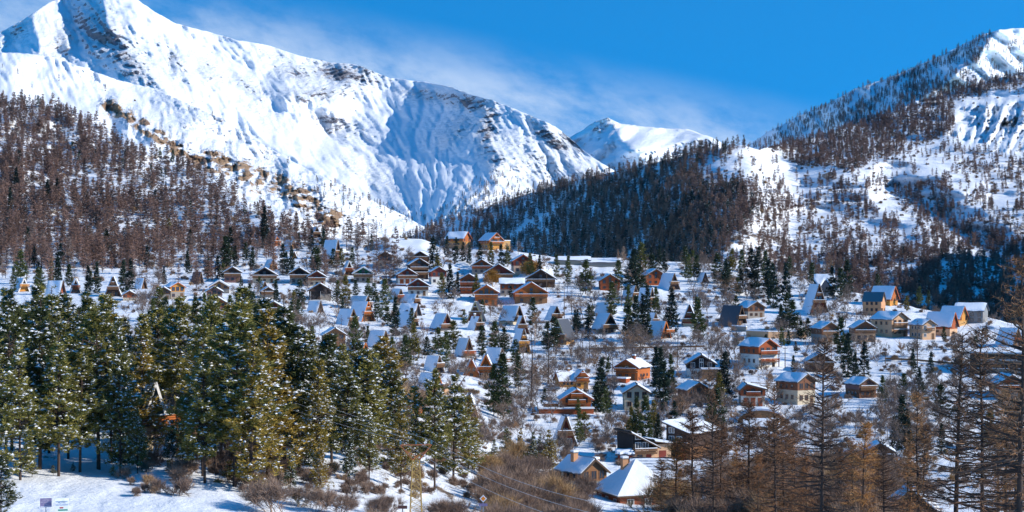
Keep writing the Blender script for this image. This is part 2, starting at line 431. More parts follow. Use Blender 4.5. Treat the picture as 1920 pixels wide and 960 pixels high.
def rock_big(px, row):
    r = 0
    for cx, cy, rx, ry, an, am in [(185, 60, 75, 45, 50, .75), (240, 110, 85, 30, 45, .8), (120, 75, 35, 60, 25, .55), (30, 60, 50, 18, -30, .4), (325, 115, 20, 60, -45, .5), (390, 130, 60, 18, 40, .65), (470, 165, 40, 14, 35, .6),
                                   (560, 140, 60, 22, 20, .75), (640, 140, 70, 22, 8, 1.0), (600, 175, 70, 18, 0, .75), (520, 110, 50, 12, 20, .5), (480, 210, 60, 18, 30, .4),
                                   (640, 240, 70, 30, 20, .42), (800, 180, 60, 14, 8, .55), (880, 195, 55, 16, 15, .8), (915, 245, 22, 55, 5, .85), (930, 300, 18, 30, 0, .8), (860, 240, 50, 26, -40, .45),
                                   (1040, 265, 55, 14, 35, .85), (1075, 270, 26, 10, 40, .9), (1000, 300, 90, 40, 30, .42), (1090, 330, 50, 30, 30, .45), (300, 195, 40, 10, 35, .55), (420, 240, 40, 9, 30, .4), (700, 330, 60, 25, 35, .35)]:
        r = np.maximum(r, .80 * am * blob(px, row, cx, cy, rx, ry, an))
    return r
big = Sheet([(-500, [(500, 4000), (100, 6500)]), (200, [(500, 4000), (450, 4200), (0, 6700), (-60, 7000)]), (500, [(500, 4200), (450, 4500), (300, 5500), (85, 6900)]),
    (700, [(500, 4300), (450, 4600), (300, 5850), (130, 6900)]), (800, [(500, 4300), (450, 4600), (380, 4900), (250, 6000), (155, 6600)]),
    (920, [(500, 4000), (450, 4250), (350, 4900), (188, 5900)]), (1100, [(500, 4000), (450, 4300), (350, 5000), (288, 5500)]), (1300, [(500, 4300), (400, 5000)]), (2500, [(500, 4300), (400, 5000)])], BT, big_relief, 5)
ST = [(-500, 96), (-100, 94), (0, 98), (50, 100), (100, 107), (160, 128), (220, 150), (290, 166), (350, 192), (420, 224), (480, 262), (540, 298), (590, 324), (640, 346), (700, 376), (760, 405), (830, 445), (1000, 520), (2500, 700)]
CL = [(205, 188), (240, 205), (300, 245), (350, 285), (400, 300)]
CL2 = [(395, 285), (450, 305), (520, 330), (580, 365), (625, 400)]
def spur_relief(px, row, d):
    out = d + 55 * fbm(px / 110, row / 80, 3, 81) + 10 * ridged((px - row * 0.5) / 16, (row + px * .5) / 50, 3, 85)
    c = rock_spur(px, row)
    for q in [[(225, 185), (240, 235)], [(262, 210), (285, 262)], [(400, 282), (408, 320)], [(440, 288), (470, 345)], [(540, 312), (560, 375)], [(600, 350), (618, 400)]]:
        out = out - 85 * tent(px, row, q, 26)
    out = out + 60 * tent(px, row, [(205, 205), (215, 260)], 24) + c * 42 * ridged(px / 13, row / 30, 3, 87)
    return out
def rock_spur(px, row):
    a = np.maximum(tent(px, row, [(p[0], p[1] + 12) for p in CL], 27), tent(px, row, [(p[0], p[1] + 14) for p in CL2], 40))
    a = np.maximum(a * 1.25, 0.55 * tent(px, row, [(430, 340), (600, 410)], 30))
    a = np.clip(a, 0, 1.0) * np.clip(0.78 + 0.75 * fbm(px / 22, row / 12, 3, 89), 0.15, 1)
    return np.maximum(np.maximum(np.maximum(a, 0.42 * blob(px, row, 330, 245, 160, 26, 28)), (0.24 + 0.26 * fbm(px / 30, row / 14, 3, 90)) * np.clip((px - 150) / 200, 0, 1)), 0.36 * blob(px, row, 500, 300, 120, 16, 30))
spur = Sheet([(-500, [(400, 1900), (96, 3200)]), (0, [(400, 1900), (300, 2200), (98, 3200)]), (300, [(450, 1700), (400, 1800), (300, 2300), (166, 3400)]), (500, [(470, 1900), (430, 2000), (400, 2100), (290, 3100)]),
    (760, [(560, 2300), (450, 2600), (405, 3000)]), (1000, [(560, 2500), (450, 3000)]), (2500, [(560, 2500), (450, 3000)])], ST, spur_relief, 4)
PT = [(700, 420), (900, 380), (1000, 320), (1060, 262), (1090, 245), (1115, 228), (1140, 221), (1165, 232), (1200, 236), (1240, 240), (1290, 242), (1335, 258), (1400, 290), (1600, 330)]
def pass_relief(px, row, d):
    return d + 130 * ridged(px / 60 + row / 50, row / 60, 4, 91) - 700 * tent(px, row, [(1140, 215), (1165, 260), (1200, 290)], 70) - 500 * tent(px, row, [(1330, 262), (1240, 275), (1180, 285)], 26)
pas = Sheet([(-500, [(450, 8000), (221, 11000)]), (2500, [(450, 8000), (221, 11000)])], PT, pass_relief, 3)

def build_sheet(name, sh, x0, x1, sx, bottom, nv, mat, rockf=None, front=None, tail=True, pw=1.0):
    px = np.arange(x0, x1 + sx, sx)
    v = np.linspace(0, 1, nv) ** pw
    top = sh.toprow(px) + 1.2 * fbm(px / 14.0, px * 0 + 3, 3, 5) * (1 if sh is not near else 0.6)
    PX = np.repeat(px[None, :], nv, 0); ROW = bottom + (top[None, :] - bottom) * v[:, None]
    D = sh.D(PX, ROW)
    V = P(PX, ROW, D)
    R = rockf(PX, ROW) if rockf else np.zeros(PX.shape)
    if tail:
        ext = []
        for k, (m, dz) in enumerate(((1.03, 12), (1.10, 60), (1.25, 260))):
            w = V[-1].copy(); s = D[-1].mean() / 5000.0
            w[:, 1] *= m; w[:, 0] *= m; w[:, 2] -= dz * s + 4
            ext.append(w)
        V = np.concatenate([V, np.array(ext)]); R = np.concatenate([R, np.repeat(R[-1:], 3, 0)])
    if front is not None:
        ext = []
        for (yd, z) in front:
            w = V[0].copy(); w[:, 0] = np.linspace(-260, 260, len(px)) * (1 if yd < 50 else 0.5); w[:, 1] = yd; w[:, 2] = z
            ext.append(w)
        V = np.concatenate([np.array(ext), V]); R = np.concatenate([np.repeat(R[:1] * 0, len(front), 0), R])
    nr, nc = V.shape[:2]
    i = np.arange(nr * nc).reshape(nr, nc)
    f = np.stack([i[:-1, :-1], i[:-1, 1:], i[1:, 1:], i[1:, :-1]], -1).reshape(-1, 4)
    me = mesh_from(name, V, f, [mat], True)
    a = me.attributes.new('rock', 'FLOAT', 'POINT'); a.data.foreach_set('value', R.astype(np.float32).ravel())
    o = link(name, me); tag(o, kind='structure')
    return o
def rock_mid(px, row):
    r = 0.20 + 0.16 * fbm(px / 45, row / 30, 3, 95)
    r = np.maximum(r, 0.75 * tent(px, row, [(1350, 475), (1380, 445), (1430, 440), (1470, 455)], 22))
    r = np.maximum(r, 0.7 * blob(px, row, 1895, 235, 30, 8, 10))
    return r
def rock_near(px, row):
    d = near.base(px, row)
    r = 0.42 + 0.26 * fbm(px / 50, row / 26, 3, 97)
    r = r * np.clip((row - 200) / 100, 0.7, 1)
    clear = inpoly(px, row, [(690, 440), (840, 440), (810, 500), (690, 495)])
    r = np.where(clear, 0.08, r)
    r = np.where((row > 860) & (px < 650), 0.22, r)
    r = np.maximum(r, 0.95 * tent(px, row, [(820, 915), (848, 932)], 13) + 0 * px)
    r = np.maximum(r, 0.9 * tent(px, row, [(868, 905), (885, 925)], 9))
    return r
build_sheet('mountain', big, -420, 1500, 3, 470, 190, M['mount_far'], rock_big)
build_sheet('mountain_pass', pas, 900, 1600, 5, 420, 50, M['mount_pass'], lambda a, b: 0.25 + 0.2 * blob(a, b, 1130, 240, 30, 12))
build_sheet('mountain_spur', spur, -420, 900, 3, 500, 130, M['mount_cliff'], rock_spur)
build_sheet('mountain_ridge', rdg, 1240, 2480, 5, 420, 100, M['hill'], lambda a, b: 0.18 + 0 * a)
build_sheet('hills', mid, 520, 2480, 4, 700, 150, M['hill'], rock_mid)
# unseen hill added right of the picture, sized to shade the low larch wood
def shade_hill():
    xs = np.linspace(430, 1500, 60); ys = np.linspace(700, 1700, 60)
    X, Y = np.meshgrid(xs, ys)
    Z = -32 + 285 * np.exp(-(np.abs(X - 800) / 210) ** 2.4) * np.exp(-(np.abs(Y - 1060) / 290) ** 4) + 14 * fbm(X / 90, Y / 90, 4, 201) * np.exp(-((X - 800) / 300) ** 2)
    i = np.arange(3600).reshape(60, 60)
    f = np.stack([i[:-1, :-1], i[:-1, 1:], i[1:, 1:], i[1:, :-1]], -1).reshape(-1, 4)
    me = mesh_from('hills', np.stack([X, Y, Z], -1).reshape(-1, 3), f, [M['hill']], True)
    a = me.attributes.new('rock', 'FLOAT', 'POINT'); a.data.foreach_set('value', np.full(3600, .25, np.float32))
    tag(link('hills', me), kind='structure')  # the added sun-blocking hill, out of view
shade_hill()
build_sheet('ground', near, -480, 2480, 4, 1500, 330, M['ground'], rock_near, front=[(-3000, -24), (-60, -22), (30, -20.5)])
# ------------------------------------------------------------------ tree prototypes (meshes shared between trees)
class Soup:
    def __init__(s): s.v = []; s.f = []; s.n = 0
    def tri(s, A, B, C):
        """arrays (n,3) of triangle corners"""
        n = len(A); s.v.append(np.stack([A, B, C], 1).reshape(-1, 3)); s.f.append(np.arange(s.n, s.n + 3 * n).reshape(n, 3)); s.n += 3 * n
    def idx(s, V, Fs):
        s.v.append(np.asarray(V, float)); s.f.append(np.asarray(Fs) + s.n); s.n += len(V)
    def mesh(s, name, mats, smooth=False):
        return mesh_from(name, np.concatenate(s.v), np.concatenate(s.f), mats, smooth)
def tube(s, pts, rad, k=5):
    pts = np.asarray(pts, float); n = len(pts); a = np.arange(k) * 2 * math.pi / k
    d = np.gradient(pts, axis=0); d /= np.linalg.norm(d, axis=1)[:, None] + 1e-9
    up = np.where(np.abs(d[:, 2:3]) > 0.9, np.array([[1., 0, 0]]), np.array([[0, 0, 1.]]))
    u = np.cross(d, up); u /= np.linalg.norm(u, axis=1)[:, None]; w = np.cross(d, u)
    r = np.asarray(rad, float)[:, None, None]
    V = pts[:, None] + r * (u[:, None] * np.cos(a)[None, :, None] + w[:, None] * np.sin(a)[None, :, None])
    i = np.arange(n * k).reshape(n, k); j = np.roll(i, -1, 1)
    f = np.concatenate([np.stack([i[:-1], j[:-1], j[1:]], -1).reshape(-1, 3), np.stack([i[:-1], j[1:], i[1:]], -1).reshape(-1, 3)])
    s.idx(V.reshape(-1, 3), f)
def unit(r, n):
    v = r.normal(size=(n, 3)); return v / np.linalg.norm(v, axis=1)[:, None]
def slivers(s, r, A, B, w):
    d = B - A; q = np.cross(d, unit(r, len(A))); q /= np.linalg.norm(q, axis=1)[:, None] + 1e-9
    w = np.asarray(w); w = w[:, None] if w.ndim else w
    s.tri(A - q * w / 2, A + q * w / 2, B)
def snow_caps(s, r, C, rad):
    n = len(C); az = r.uniform(0, 6.28, n)
    top = C + np.stack([0 * az, 0 * az, rad * 0.32], 1); el_ = r.uniform(.8, 1.4, n)
    ring = [C + np.stack([np.cos(az + k * 1.5708) * rad * (el_ if k % 2 else 1 / el_ ** .5) * r.uniform(.7, 1.2, n), np.sin(az + k * 1.5708) * rad * (el_ if k % 2 else 1 / el_ ** .5) * r.uniform(.7, 1.2, n), -0.18 * rad * r.uniform(.2, 2.4, n)], 1) for k in range(4)]
    for k in range(4): s.tri(ring[k], ring[(k + 1) % 4], top)

def pine(seed, h, R, nb, nt, nblade, bl, bw, snow, z0=0.18, shape=0.75, lean=0.02, droop=0.1, k=6, gap=0.0, sr=0.2):
    r = np.random.RandomState(seed)
    tr = Soup(); cr = Soup(); sn = Soup()
    zz = np.linspace(0, 1, 9); lx = np.cumsum(r.normal(0, lean * h / 9, 9)) * zz; ly = np.cumsum(r.normal(0, lean * h / 9, 9)) * zz
    pts = np.stack([lx, ly, zz * h - 0.4], 1); r0 = 0.0085 * h + 0.015
    tube(tr, pts, r0 * (1.05 - zz) + 0.015, k)
    t = np.sort(z0 + (0.99 - z0) * r.uniform(0, 1, nb) ** 0.9)
    az = np.arange(nb) * 2.39996 + r.normal(0, 0.4, nb)
    sector = 1 + 0.28 * np.sin(az * 2 + r.uniform(0, 6)) + 0.2 * np.sin(az + t * 9 + r.uniform(0, 6))
    Lb = R * np.minimum(1, (1.02 - t) / (1 - z0) * 1.35) ** shape * np.minimum(1, 0.55 + (t - z0) * 3.2) * r.uniform(0.6, 1.12, nb) * sector
    Lb = np.maximum(Lb, 0.25)
    Bx = np.interp(t, zz, lx); By = np.interp(t, zz, ly); B0 = np.stack([Bx, By, t * h - 0.4], 1)
    el = -droop * (1 - t) + 0.5 * t * t + r.normal(0, 0.08, nb)
    dirv = np.stack([np.cos(az), np.sin(az), el], 1)
    E = B0 + dirv * Lb[:, None]; E[:, 2] += 0.06 * Lb * Lb * 0.5
    slivers(tr, r, B0, E, 0.05 + 0.03 * Lb)
    C = []; Rr = []
    for i in range(nb):
        m = max(2, int(nt * (0.35 + 0.65 * Lb[i] / R) + r.rand()))
        u = r.uniform(0.28, 1.05, m) ** 0.8
        c = B0[i] + dirv[i] * (Lb[i] * u)[:, None]
        side = np.array([-math.sin(az[i]), math.cos(az[i]), 0])
        c = c + side * (r.normal(0, 0.22, m) * Lb[i] * (1.15 - u))[:, None]
        c[:, 2] += r.normal(0, 0.08, m) * (0.5 + 0.5 * Lb[i]) + 0.06 * Lb[i] * u * u
        C.append(c)
    C = np.concatenate(C)
    if gap:
        g = fbm(C[:, 0] / (h * .12) + C[:, 1] * .3, C[:, 2] / (h * .09), 2, seed)
        C = C[g > -0.22]
    n = len(C)
    A = np.repeat(C, nblade, 0) + r.normal(0, bl * 0.18, (n * nblade, 3))
    dv = unit(r, n * nblade); dv[:, 2] = dv[:, 2] * 0.6 + 0.28
    out = A.copy(); out[:, 2] = 0; out /= np.linalg.norm(out, axis=1)[:, None] + .3
    dv += out * 0.5
    Bp = A + dv * bl * r.uniform(.6, 1.2, (n * nblade, 1))
    slivers(cr, r, A, Bp, bw * r.uniform(.7, 1.3, n * nblade))
    if snow:
        cl_ = fbm(C[:, 0] * 1.1 + 3, C[:, 2] * 1.6 + C[:, 1] * .9, 2, seed + 5)
        q = r.rand(n) < snow * np.where(cl_ > .08, 1.5, .22)
        Cs = C[q] + np.array([0, 0, bl * 0.34])
        snow_caps(sn, r, Cs, sr * r.uniform(.5, 1.35, len(Cs)))
    return tr, cr, (sn if snow else None)

def larch(seed, h, R, nb, ntw, bw, tw, tl, z0=0.12, k=4, r0=None, droop=0.0, detail=False, shape=0.8, segs=9):
    r = np.random.RandomState(seed)
    tr = Soup(); cr = Soup()
    zz = np.linspace(0, 1, segs); lx = np.cumsum(r.normal(0, 0.006 * h, segs)) * zz
    ly = np.cumsum(r.normal(0, 0.006 * h, segs)) * zz
    r0 = r0 or 0.011 * h
    tube(tr, np.stack([lx, ly, zz * h - 0.5], 1), r0 * (1.03 - zz) ** 0.8 + 0.012, k)
    t = np.sort(z0 + (0.985 - z0) * r.uniform(0, 1, nb) ** 0.85)
    az = np.arange(nb) * 2.39996 + r.normal(0, 0.5, nb)
    Lb = R * np.minimum(1, (1.03 - t) / (1 - z0) * 1.15) ** shape * np.minimum(1, 0.45 + (t - z0) * 4) * (r.uniform(0.5, 1.15, nb) if not detail else r.uniform(0.3, 1.0, nb) ** .8 * (1 + .3 * np.sin(az + r.uniform(0, 6)) + .2 * np.sin(t * 21 + az))) + 0.15
    B0 = np.stack([np.interp(t, zz, lx), np.interp(t, zz, ly), t * h - 0.5], 1)
    el = 0.10 - droop * (1 - t) + 0.45 * t * t + r.normal(0, 0.10, nb)
    d = np.stack([np.cos(az), np.sin(az), el], 1)
    if detail:
        for i in range(nb):
            u = np.linspace(0, 1, 5)[:, None]
            p = B0[i] + d[i] * Lb[i] * u + np.array([0, 0, 1]) * (0.16 * u * u - 0.10 * u) * Lb[i] + r.normal(0, .03, (5, 3)) * Lb[i] * u
            tube(tr, p, np.linspace(bw * (0.5 + 0.5 * Lb[i] / R), 0.006, 5), 3)
    else:
        slivers(tr, r, B0, B0 + d * Lb[:, None], bw)
    m = nb * ntw
    u = r.uniform(0.10, 1.0, (nb, ntw))
    A = B0[:, None] + d[:, None] * (Lb[:, None] * u)[:, :, None]
    A[:, :, 2] += ((0.16 * u * u - 0.10 * u) * Lb[:, None] if detail else 0)
    A = A.reshape(-1, 3)
    dv = unit(r, m); dv += np.repeat(d, ntw, 0) * 0.7; dv[:, 2] = dv[:, 2] * 0.8 + (-0.12 if detail else 0.1)
    Lr = np.repeat(Lb, ntw); B = A + dv * (tl * (0.35 + 0.65 * np.minimum(1, Lr / R)) * r.uniform(.4, 1.2, m))[:, None]
    slivers(cr, r, A, B, tw * r.uniform(.7, 1.3, m))
    if detail:     # second order twigs
        q = r.rand(m) < 0.75
        A2 = A[q] + (B[q] - A[q]) * r.uniform(.3, .9, (q.sum(), 1)); dv = unit(r, len(A2)); dv[:, 2] -= 0.1
        slivers(cr, r, A2, A2 + dv * tl * 0.55 * r.uniform(.5, 1.2, (len(A2), 1)), tw * 0.8)
    return tr, cr, None

def broadleaf(seed, h, R, levels=4, nk=4, w0=0.10, tw=0.03, z0=0.05, up=0.55, stems=1, fine=3):
    """bare deciduous tree or bush: forked limbs, then clouds of fine twigs"""
    r = np.random.RandomState(seed)
    tr = Soup(); cr = Soup(); tips = []
    def grow(p, d, L, w, lev):
        q = p + d * L
        mid = (p + q) / 2 + r.normal(0, .05 * L, 3)
        tube(tr, [p, mid, q], [w, w * .8, w * .62], 3 if lev else 4)
        if lev >= levels: tips.append((q, d, L)); return
        for i in range(nk if lev else nk + 1):
            nd = d * 0.9 + r.normal(0, .55, 3) + np.array([0, 0, up * .35]); nd /= np.linalg.norm(nd)
            grow(p + (q - p) * r.uniform(.55, 1), nd, L * r.uniform(.55, .8), w * .58, lev + 1)
    tot = sum(0.68 ** i for i in range(levels + 1))
    for s_ in range(stems):
        d = np.array([r.normal(0, .18 + .28 * (stems > 1)), r.normal(0, .18 + .28 * (stems > 1)), 1.0]); d /= np.linalg.norm(d)
        grow(np.array([r.normal(0, .12 * R * (stems > 1)), r.normal(0, .12 * R * (stems > 1)), -0.3]), d, h / tot * .95, w0, 0)
    Q = np.array([t[0] for t in tips]); Dd = np.array([t[1] for t in tips]); LL = np.array([t[2] for t in tips])
    A = np.repeat(Q, fine * 2, 0); dv = unit(r, len(A)) * 0.8 + np.repeat(Dd, fine * 2, 0); dv[:, 2] += .25
    A = A - np.repeat(Dd * LL[:, None], fine * 2, 0) * r.uniform(0, 1, (len(A), 1))
    slivers(cr, r, A, A + dv * np.repeat(LL, fine * 2)[:, None] * r.uniform(.6, 1.4, (len(A), 1)), tw)
    return tr, cr, None

def proto(name, soups, bark, leaf, snow='tree_snow'):
    tr, cr, sn = soups
    d = {'trunk': tr.mesh(name + '_trunk', [M[bark]], True), 'crown': cr.mesh(name + '_crown', [M[leaf]])}
    if sn is not None and sn.n: d['snow_on_branches'] = sn.mesh(name + '_snow', [M[snow]])
    return d
def whole(name, soups, bark, leaf):
    tr, cr, sn = soups
    V = [np.concatenate(tr.v), np.concatenate(cr.v)]; Fs = [np.concatenate(tr.f), np.concatenate(cr.f) + len(V[0])]
    mi = [0] * len(Fs[0]) + [1] * len(Fs[1]); mats = [M[bark], M[leaf]]
    if sn is not None and sn.n:
        Fs.append(np.concatenate(sn.f) + len(V[0]) + len(V[1])); V.append(np.concatenate(sn.v)); mi += [2] * len(Fs[2]); mats.append(M['tree_snow'])
    return mesh_from(name, np.concatenate(V), np.concatenate(Fs), mats, False, mi)

# heights are in metres for scale 1
FG = [proto('pine_near', pine(100 + i, 14, 2.4 + .3 * (i % 3), 185, 13, 9, .42, .11, .62, z0=[.14, .26, .08, .3, .2][i], shape=[.95, .8, 1.1, .85, 1.0][i], lean=.03, sr=.19, gap=1), 'bark', 'needles_fg') for i in range(5)]
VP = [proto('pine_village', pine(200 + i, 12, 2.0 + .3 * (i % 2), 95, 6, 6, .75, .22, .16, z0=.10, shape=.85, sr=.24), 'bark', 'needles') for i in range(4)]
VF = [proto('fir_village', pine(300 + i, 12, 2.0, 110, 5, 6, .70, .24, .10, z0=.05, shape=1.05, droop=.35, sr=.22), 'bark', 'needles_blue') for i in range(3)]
LH = [proto('larch_hill', larch(400 + i, 14, 2.3 + .25 * (i % 3), 64, 17, .12, .15, 1.25), 'bark', 'larch') for i in range(5)]
LV = [proto('larch_village', larch(440 + i, 12, 2.6, 60, 14, .07, .045, .8, k=5), 'bark', 'twigs_grey') for i in range(3)]
LF = [proto('larch_near', larch(460 + i, 18, 5.6, [190, 170, 210][i], 17, .09, .038, .85, z0=.06, k=7, droop=.22, detail=True, shape=.85, r0=.2), 'bark', 'larch_fg') for i in range(3)]
LG = [proto('larch_near_dense', larch(480 + i, 13, 3.3, 150, 30, .035, .04, .75, z0=.04, k=6, droop=.05, detail=True, shape=.8, r0=.13), 'bark', 'larch_fg') for i in range(2)]
BT_ = [proto('bare_tree', broadleaf(500 + i, 7, 2.5, 4, 3, .11, .036, stems=1 + i % 2, fine=3), 'bark_pale', 'twigs_grey') for i in range(4)]
BB = [proto('bare_bush', broadleaf(520 + i, 3.2, 1.8, 3, 4, .035, .022, stems=6, fine=5), 'twigs_brown', 'twigs_brown') for i in range(4)]
BBV = [proto('bare_bush_village', broadleaf(560 + i, 3.0, 1.8, 2, 4, .05, .06, stems=6, fine=5), 'twigs_brown', 'twigs_grey') for i in range(3)]
POP = proto('poplar', larch(580, 16, 2.2, 130, 22, .05, .05, 1.1, z0=.05, k=5, droop=-1.8), 'twigs_poplar', 'twigs_poplar')
GOLD = proto('willow', broadleaf(590, 6, 3, 3, 4, .08, .06, stems=5, fine=7), 'twigs_gold', 'twigs_gold')

def place(kind, pr, loc, scale, rz, label, cat, group=None, sxy=None, tilt=0):
    root = bpy.data.objects.new(kind, None); COL.objects.link(root)
    root.empty_display_size = 0.2
    root.location = loc; root.rotation_euler = (tilt, 0, rz)
    root.scale = ((sxy or scale), (sxy or scale), scale)
    tag(root, label, cat, group)
    for part, me in pr.items():
        o = link(part, me, root)
        if part == 'snow_on_branches': o['kind'] = 'stuff'
    return root
def flat_collection(name, meshes):
    c = bpy.data.collections.new(name)
    for m in meshes:
        c.objects.link(bpy.data.objects.new(m.name, m))
    return c
def scatter_object(name, pts, scales, rots, picks, coll, nproto, label=None, xy=None):
    """one uncountable mass: real instanced trees on a point mesh"""
    me = bpy.data.meshes.new(name); me.vertices.add(len(pts)); me.vertices.foreach_set('co', np.asarray(pts, np.float32).ravel())
    for nm, arr in (('tsc', scales), ('trot', rots)):
        a = me.attributes.new(nm, 'FLOAT', 'POINT'); a.data.foreach_set('value', np.asarray(arr, np.float32))
    a = me.attributes.new('tpick', 'INT', 'POINT'); a.data.foreach_set('value', np.asarray(picks, np.int32))
    o = link(name, me); tag(o, label, kind='stuff')
    ng = bpy.data.node_groups.new(name, 'GeometryNodeTree')
    ng.interface.new_socket('Geometry', in_out='INPUT', socket_type='NodeSocketGeometry'); ng.interface.new_socket('Geometry', in_out='OUTPUT', socket_type='NodeSocketGeometry')
    gi = ng.nodes.new('NodeGroupInput'); go = ng.nodes.new('NodeGroupOutput')
    ip = ng.nodes.new('GeometryNodeInstanceOnPoints'); ci = ng.nodes.new('GeometryNodeCollectionInfo')
    ci.inputs['Collection'].default_value = coll; ci.inputs['Separate Children'].default_value = True; ci.inputs['Reset Children'].default_value = True
    def named(nm, ty):
        n = ng.nodes.new('GeometryNodeInputNamedAttribute'); n.data_type = ty; n.inputs['Name'].default_value = nm; return n.outputs['Attribute']
    L_ = ng.links.new
    L_(gi.outputs[0], ip.inputs['Points']); L_(ci.outputs[0], ip.inputs['Instance']); ip.inputs['Pick Instance'].default_value = True
    L_(named('tpick', 'INT'), ip.inputs['Instance Index'])
    cx = ng.nodes.new('ShaderNodeCombineXYZ'); L_(named('trot', 'FLOAT'), cx.inputs[2])
    L_(cx.outputs[0], ip.inputs['Rotation']); L_(named('tsc', 'FLOAT'), ip.inputs['Scale'])
    L_(ip.outputs[0], go.inputs[0])
    md = o.modifiers.new('trees', 'NODES'); md.node_group = ng
    return o
# ------------------------------------------------------------------ forests
FARM = [whole('larch_far', larch(600 + i, 14, 2.4 + .25 * (i % 3), 42, 13, .15, .34, 1.6, k=3, segs=3), 'bark', 'larch_far') for i in range(4)] + \
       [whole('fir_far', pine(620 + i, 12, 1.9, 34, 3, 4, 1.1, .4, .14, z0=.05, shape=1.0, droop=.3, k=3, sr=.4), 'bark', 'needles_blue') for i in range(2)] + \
       [whole('bush_far', broadleaf(640 + i, 4, 2.2, 2, 4, .05, .075, stems=7, fine=7), 'twigs_brown', 'twigs_brown') for i in range(2)]
FARC = flat_collection('far_trees', FARM)      # instance order is alphabetical
ORDER = sorted(range(len(FARM)), key=lambda i: FARC.objects[i].name if i < len(FARC.objects) else '')
names = sorted(o.name for o in FARC.objects)
def pick_of(kind): return [i for i, n in enumerate(names) if n.startswith(kind)]
PK = {k: pick_of(k) for k in ('larch_far', 'fir_far', 'bush_far')}
fr = np.random.RandomState(11)
def sample(sheet, x0, x1, r0, r1, n, dens):
    px = fr.uniform(x0, x1, n); row = fr.uniform(r0, r1, n)
    ok = (row > sheet.toprow(px) + 1) & (fr.rand(n) < dens(px, row))
    return px[ok], row[ok]
def forest(name, sheet, px, row, hpx_or_h, firfrac, bushfrac, label, hm=1.0):
    pts = sheet.at(px, row); n = len(px)
    u = fr.rand(n)
    fir = np.array(PK['fir_far'])[fr.randint(0, 2, n)]; la = np.array(PK['larch_far'])[fr.randint(0, 4, n)]; bu = np.array(PK['bush_far'])[fr.randint(0, 2, n)]
    pick = np.where(u < firfrac, fir, np.where(u < firfrac + bushfrac, bu, la))
    sc = fr.uniform(.6, 1.2, n) * hm
    pts[:, 2] -= 0.4
    return scatter_object(name, pts, sc, fr.uniform(0, 6.28, n), pick, FARC, len(FARM), label)

G_POLY = [(560, 500), (640, 468), (720, 452), (800, 408), (860, 392), (960, 358), (1050, 335), (1150, 305), (1250, 285), (1330, 272), (1398, 258), (1402, 276), (1345, 292), (1300, 318), (1330, 345), (1395, 350), (1422, 400),
          (1400, 425), (1350, 462), (1310, 520), (560, 540)]
H_POLY = [(1398, 290), (1405, 262), (1500, 240), (1600, 212), (1700, 180), (1800, 146), (1920, 112), (2500, 0), (2500, 180), (1920, 158), (1830, 178), (1790, 190), (1790, 240), (1760, 262), (1700, 250), (1690, 292), (1640, 296), (1600, 330), (1560, 312), (1500, 312), (1430, 318)]
LR_POLY = [(1430, 505), (1530, 478), (1600, 465), (1700, 470), (1800, 440), (1920, 450), (2500, 470), (2500, 760), (1900, 660), (1600, 600), (1430, 540)]
def snowgap(px, row):
    g = tent(px, row, [(962, 446), (985, 425), (1018, 412)], 13) + tent(px, row, [(842, 440), (862, 422), (890, 411)], 9)
    g = g + tent(px, row, [(1180, 480), (1215, 455)], 12) * 0.7
    return g > 0.45
def dens_mid(px, row):
    g = inpoly(px, row, G_POLY); h = inpoly(px, row, H_POLY); l = inpoly(px, row, LR_POLY)
    nz = fbm(px / 34, row / 16, 3, 111)
    d = np.where(g, 0.95, 0)
    d = np.maximum(d, np.where(h, 0.9, 0)); d = np.maximum(d, np.where(l, np.clip(0.42 + nz, 0.06, .7), 0))
    sc = np.clip((nz - 0.12) * 1.5, 0, .5)
    for cx, cy, rx, ry, a, am in [(1520, 388, 90, 14, -4, .6), (1600, 400, 60, 14, 6, .5), (1450, 395, 40, 12, 0, .4), (1300, 305, 50, 16, -10, .5), (1440, 322, 60, 12, 5, .5), (1690, 262, 16, 26, 0, .7), (1720, 380, 50, 16, 40, .6),
                                  (1760, 430, 30, 26, 30, .7), (1830, 430, 50, 20, 10, .5), (1820, 310, 60, 10, 0, .5), (1890, 330, 50, 10, 0, .35), (1640, 350, 26, 14, 0, .5), (1700, 345, 40, 8, 20, .5), (1600, 450, 60, 16, 0, .35), (1530, 440, 50, 14, 0, .4),
                                  (1900, 185, 18, 14, 0, .6), (1425, 345, 30, 34, 10, .7), (1425, 395, 34, 26, 20, .8), (1440, 450, 40, 14, -20, .4), (1480, 480, 60, 20, 0, .5), (1370, 380, 40, 30, 0, .8)]:
        sc = np.maximum(sc, am * blob(px, row, cx, cy, rx, ry, a) * (0.6 + .6 * (nz > 0)))
    lines = np.clip(fbm(px / 55, row / 7, 3, 113) - .14, 0, .5) * 1.1
    d = np.maximum(d, np.where(~(g | h | l), np.maximum(sc * 1.1, lines), 0) * 0.75 + .012)
    d = np.where(inpoly(px, row, [(1790, 195), (1920, 175), (2500, 160), (2500, 300), (1790, 280)]), 0.02, d)
    d = np.where(inpoly(px, row, [(1400, 278), (1440, 280), (1500, 318), (1560, 320), (1560, 335), (1400, 345), (1310, 330)]), 0.05, d)
    d = np.where(inpoly(px, row, [(1600, 318), (1700, 300), (1790, 300), (1790, 330), (1600, 345)]), 0.05, d)
    return np.where(snowgap(px, row), 0.03, d)
px, row = sample(mid, 540, 1440, 255, 560, 13500, lambda a, b: dens_mid(a, b) * inpoly(a, b, G_POLY))
forest('forest', mid, px, row, None, 0.30, 0.04, 'dark larch and fir forest on the shaded valley hill', 0.95)  # extra dark firs mixed in, their bluish tone standing in for shade
px, row = sample(mid, 1280, 2100, 110, 700, 48000, lambda a, b: dens_mid(a, b) * (~inpoly(a, b, G_POLY)))
forest('forest', mid, px, row, None, 0.03, 0.30, 'brown larch woods and clumps across the right-hand snowy hillside', .72)
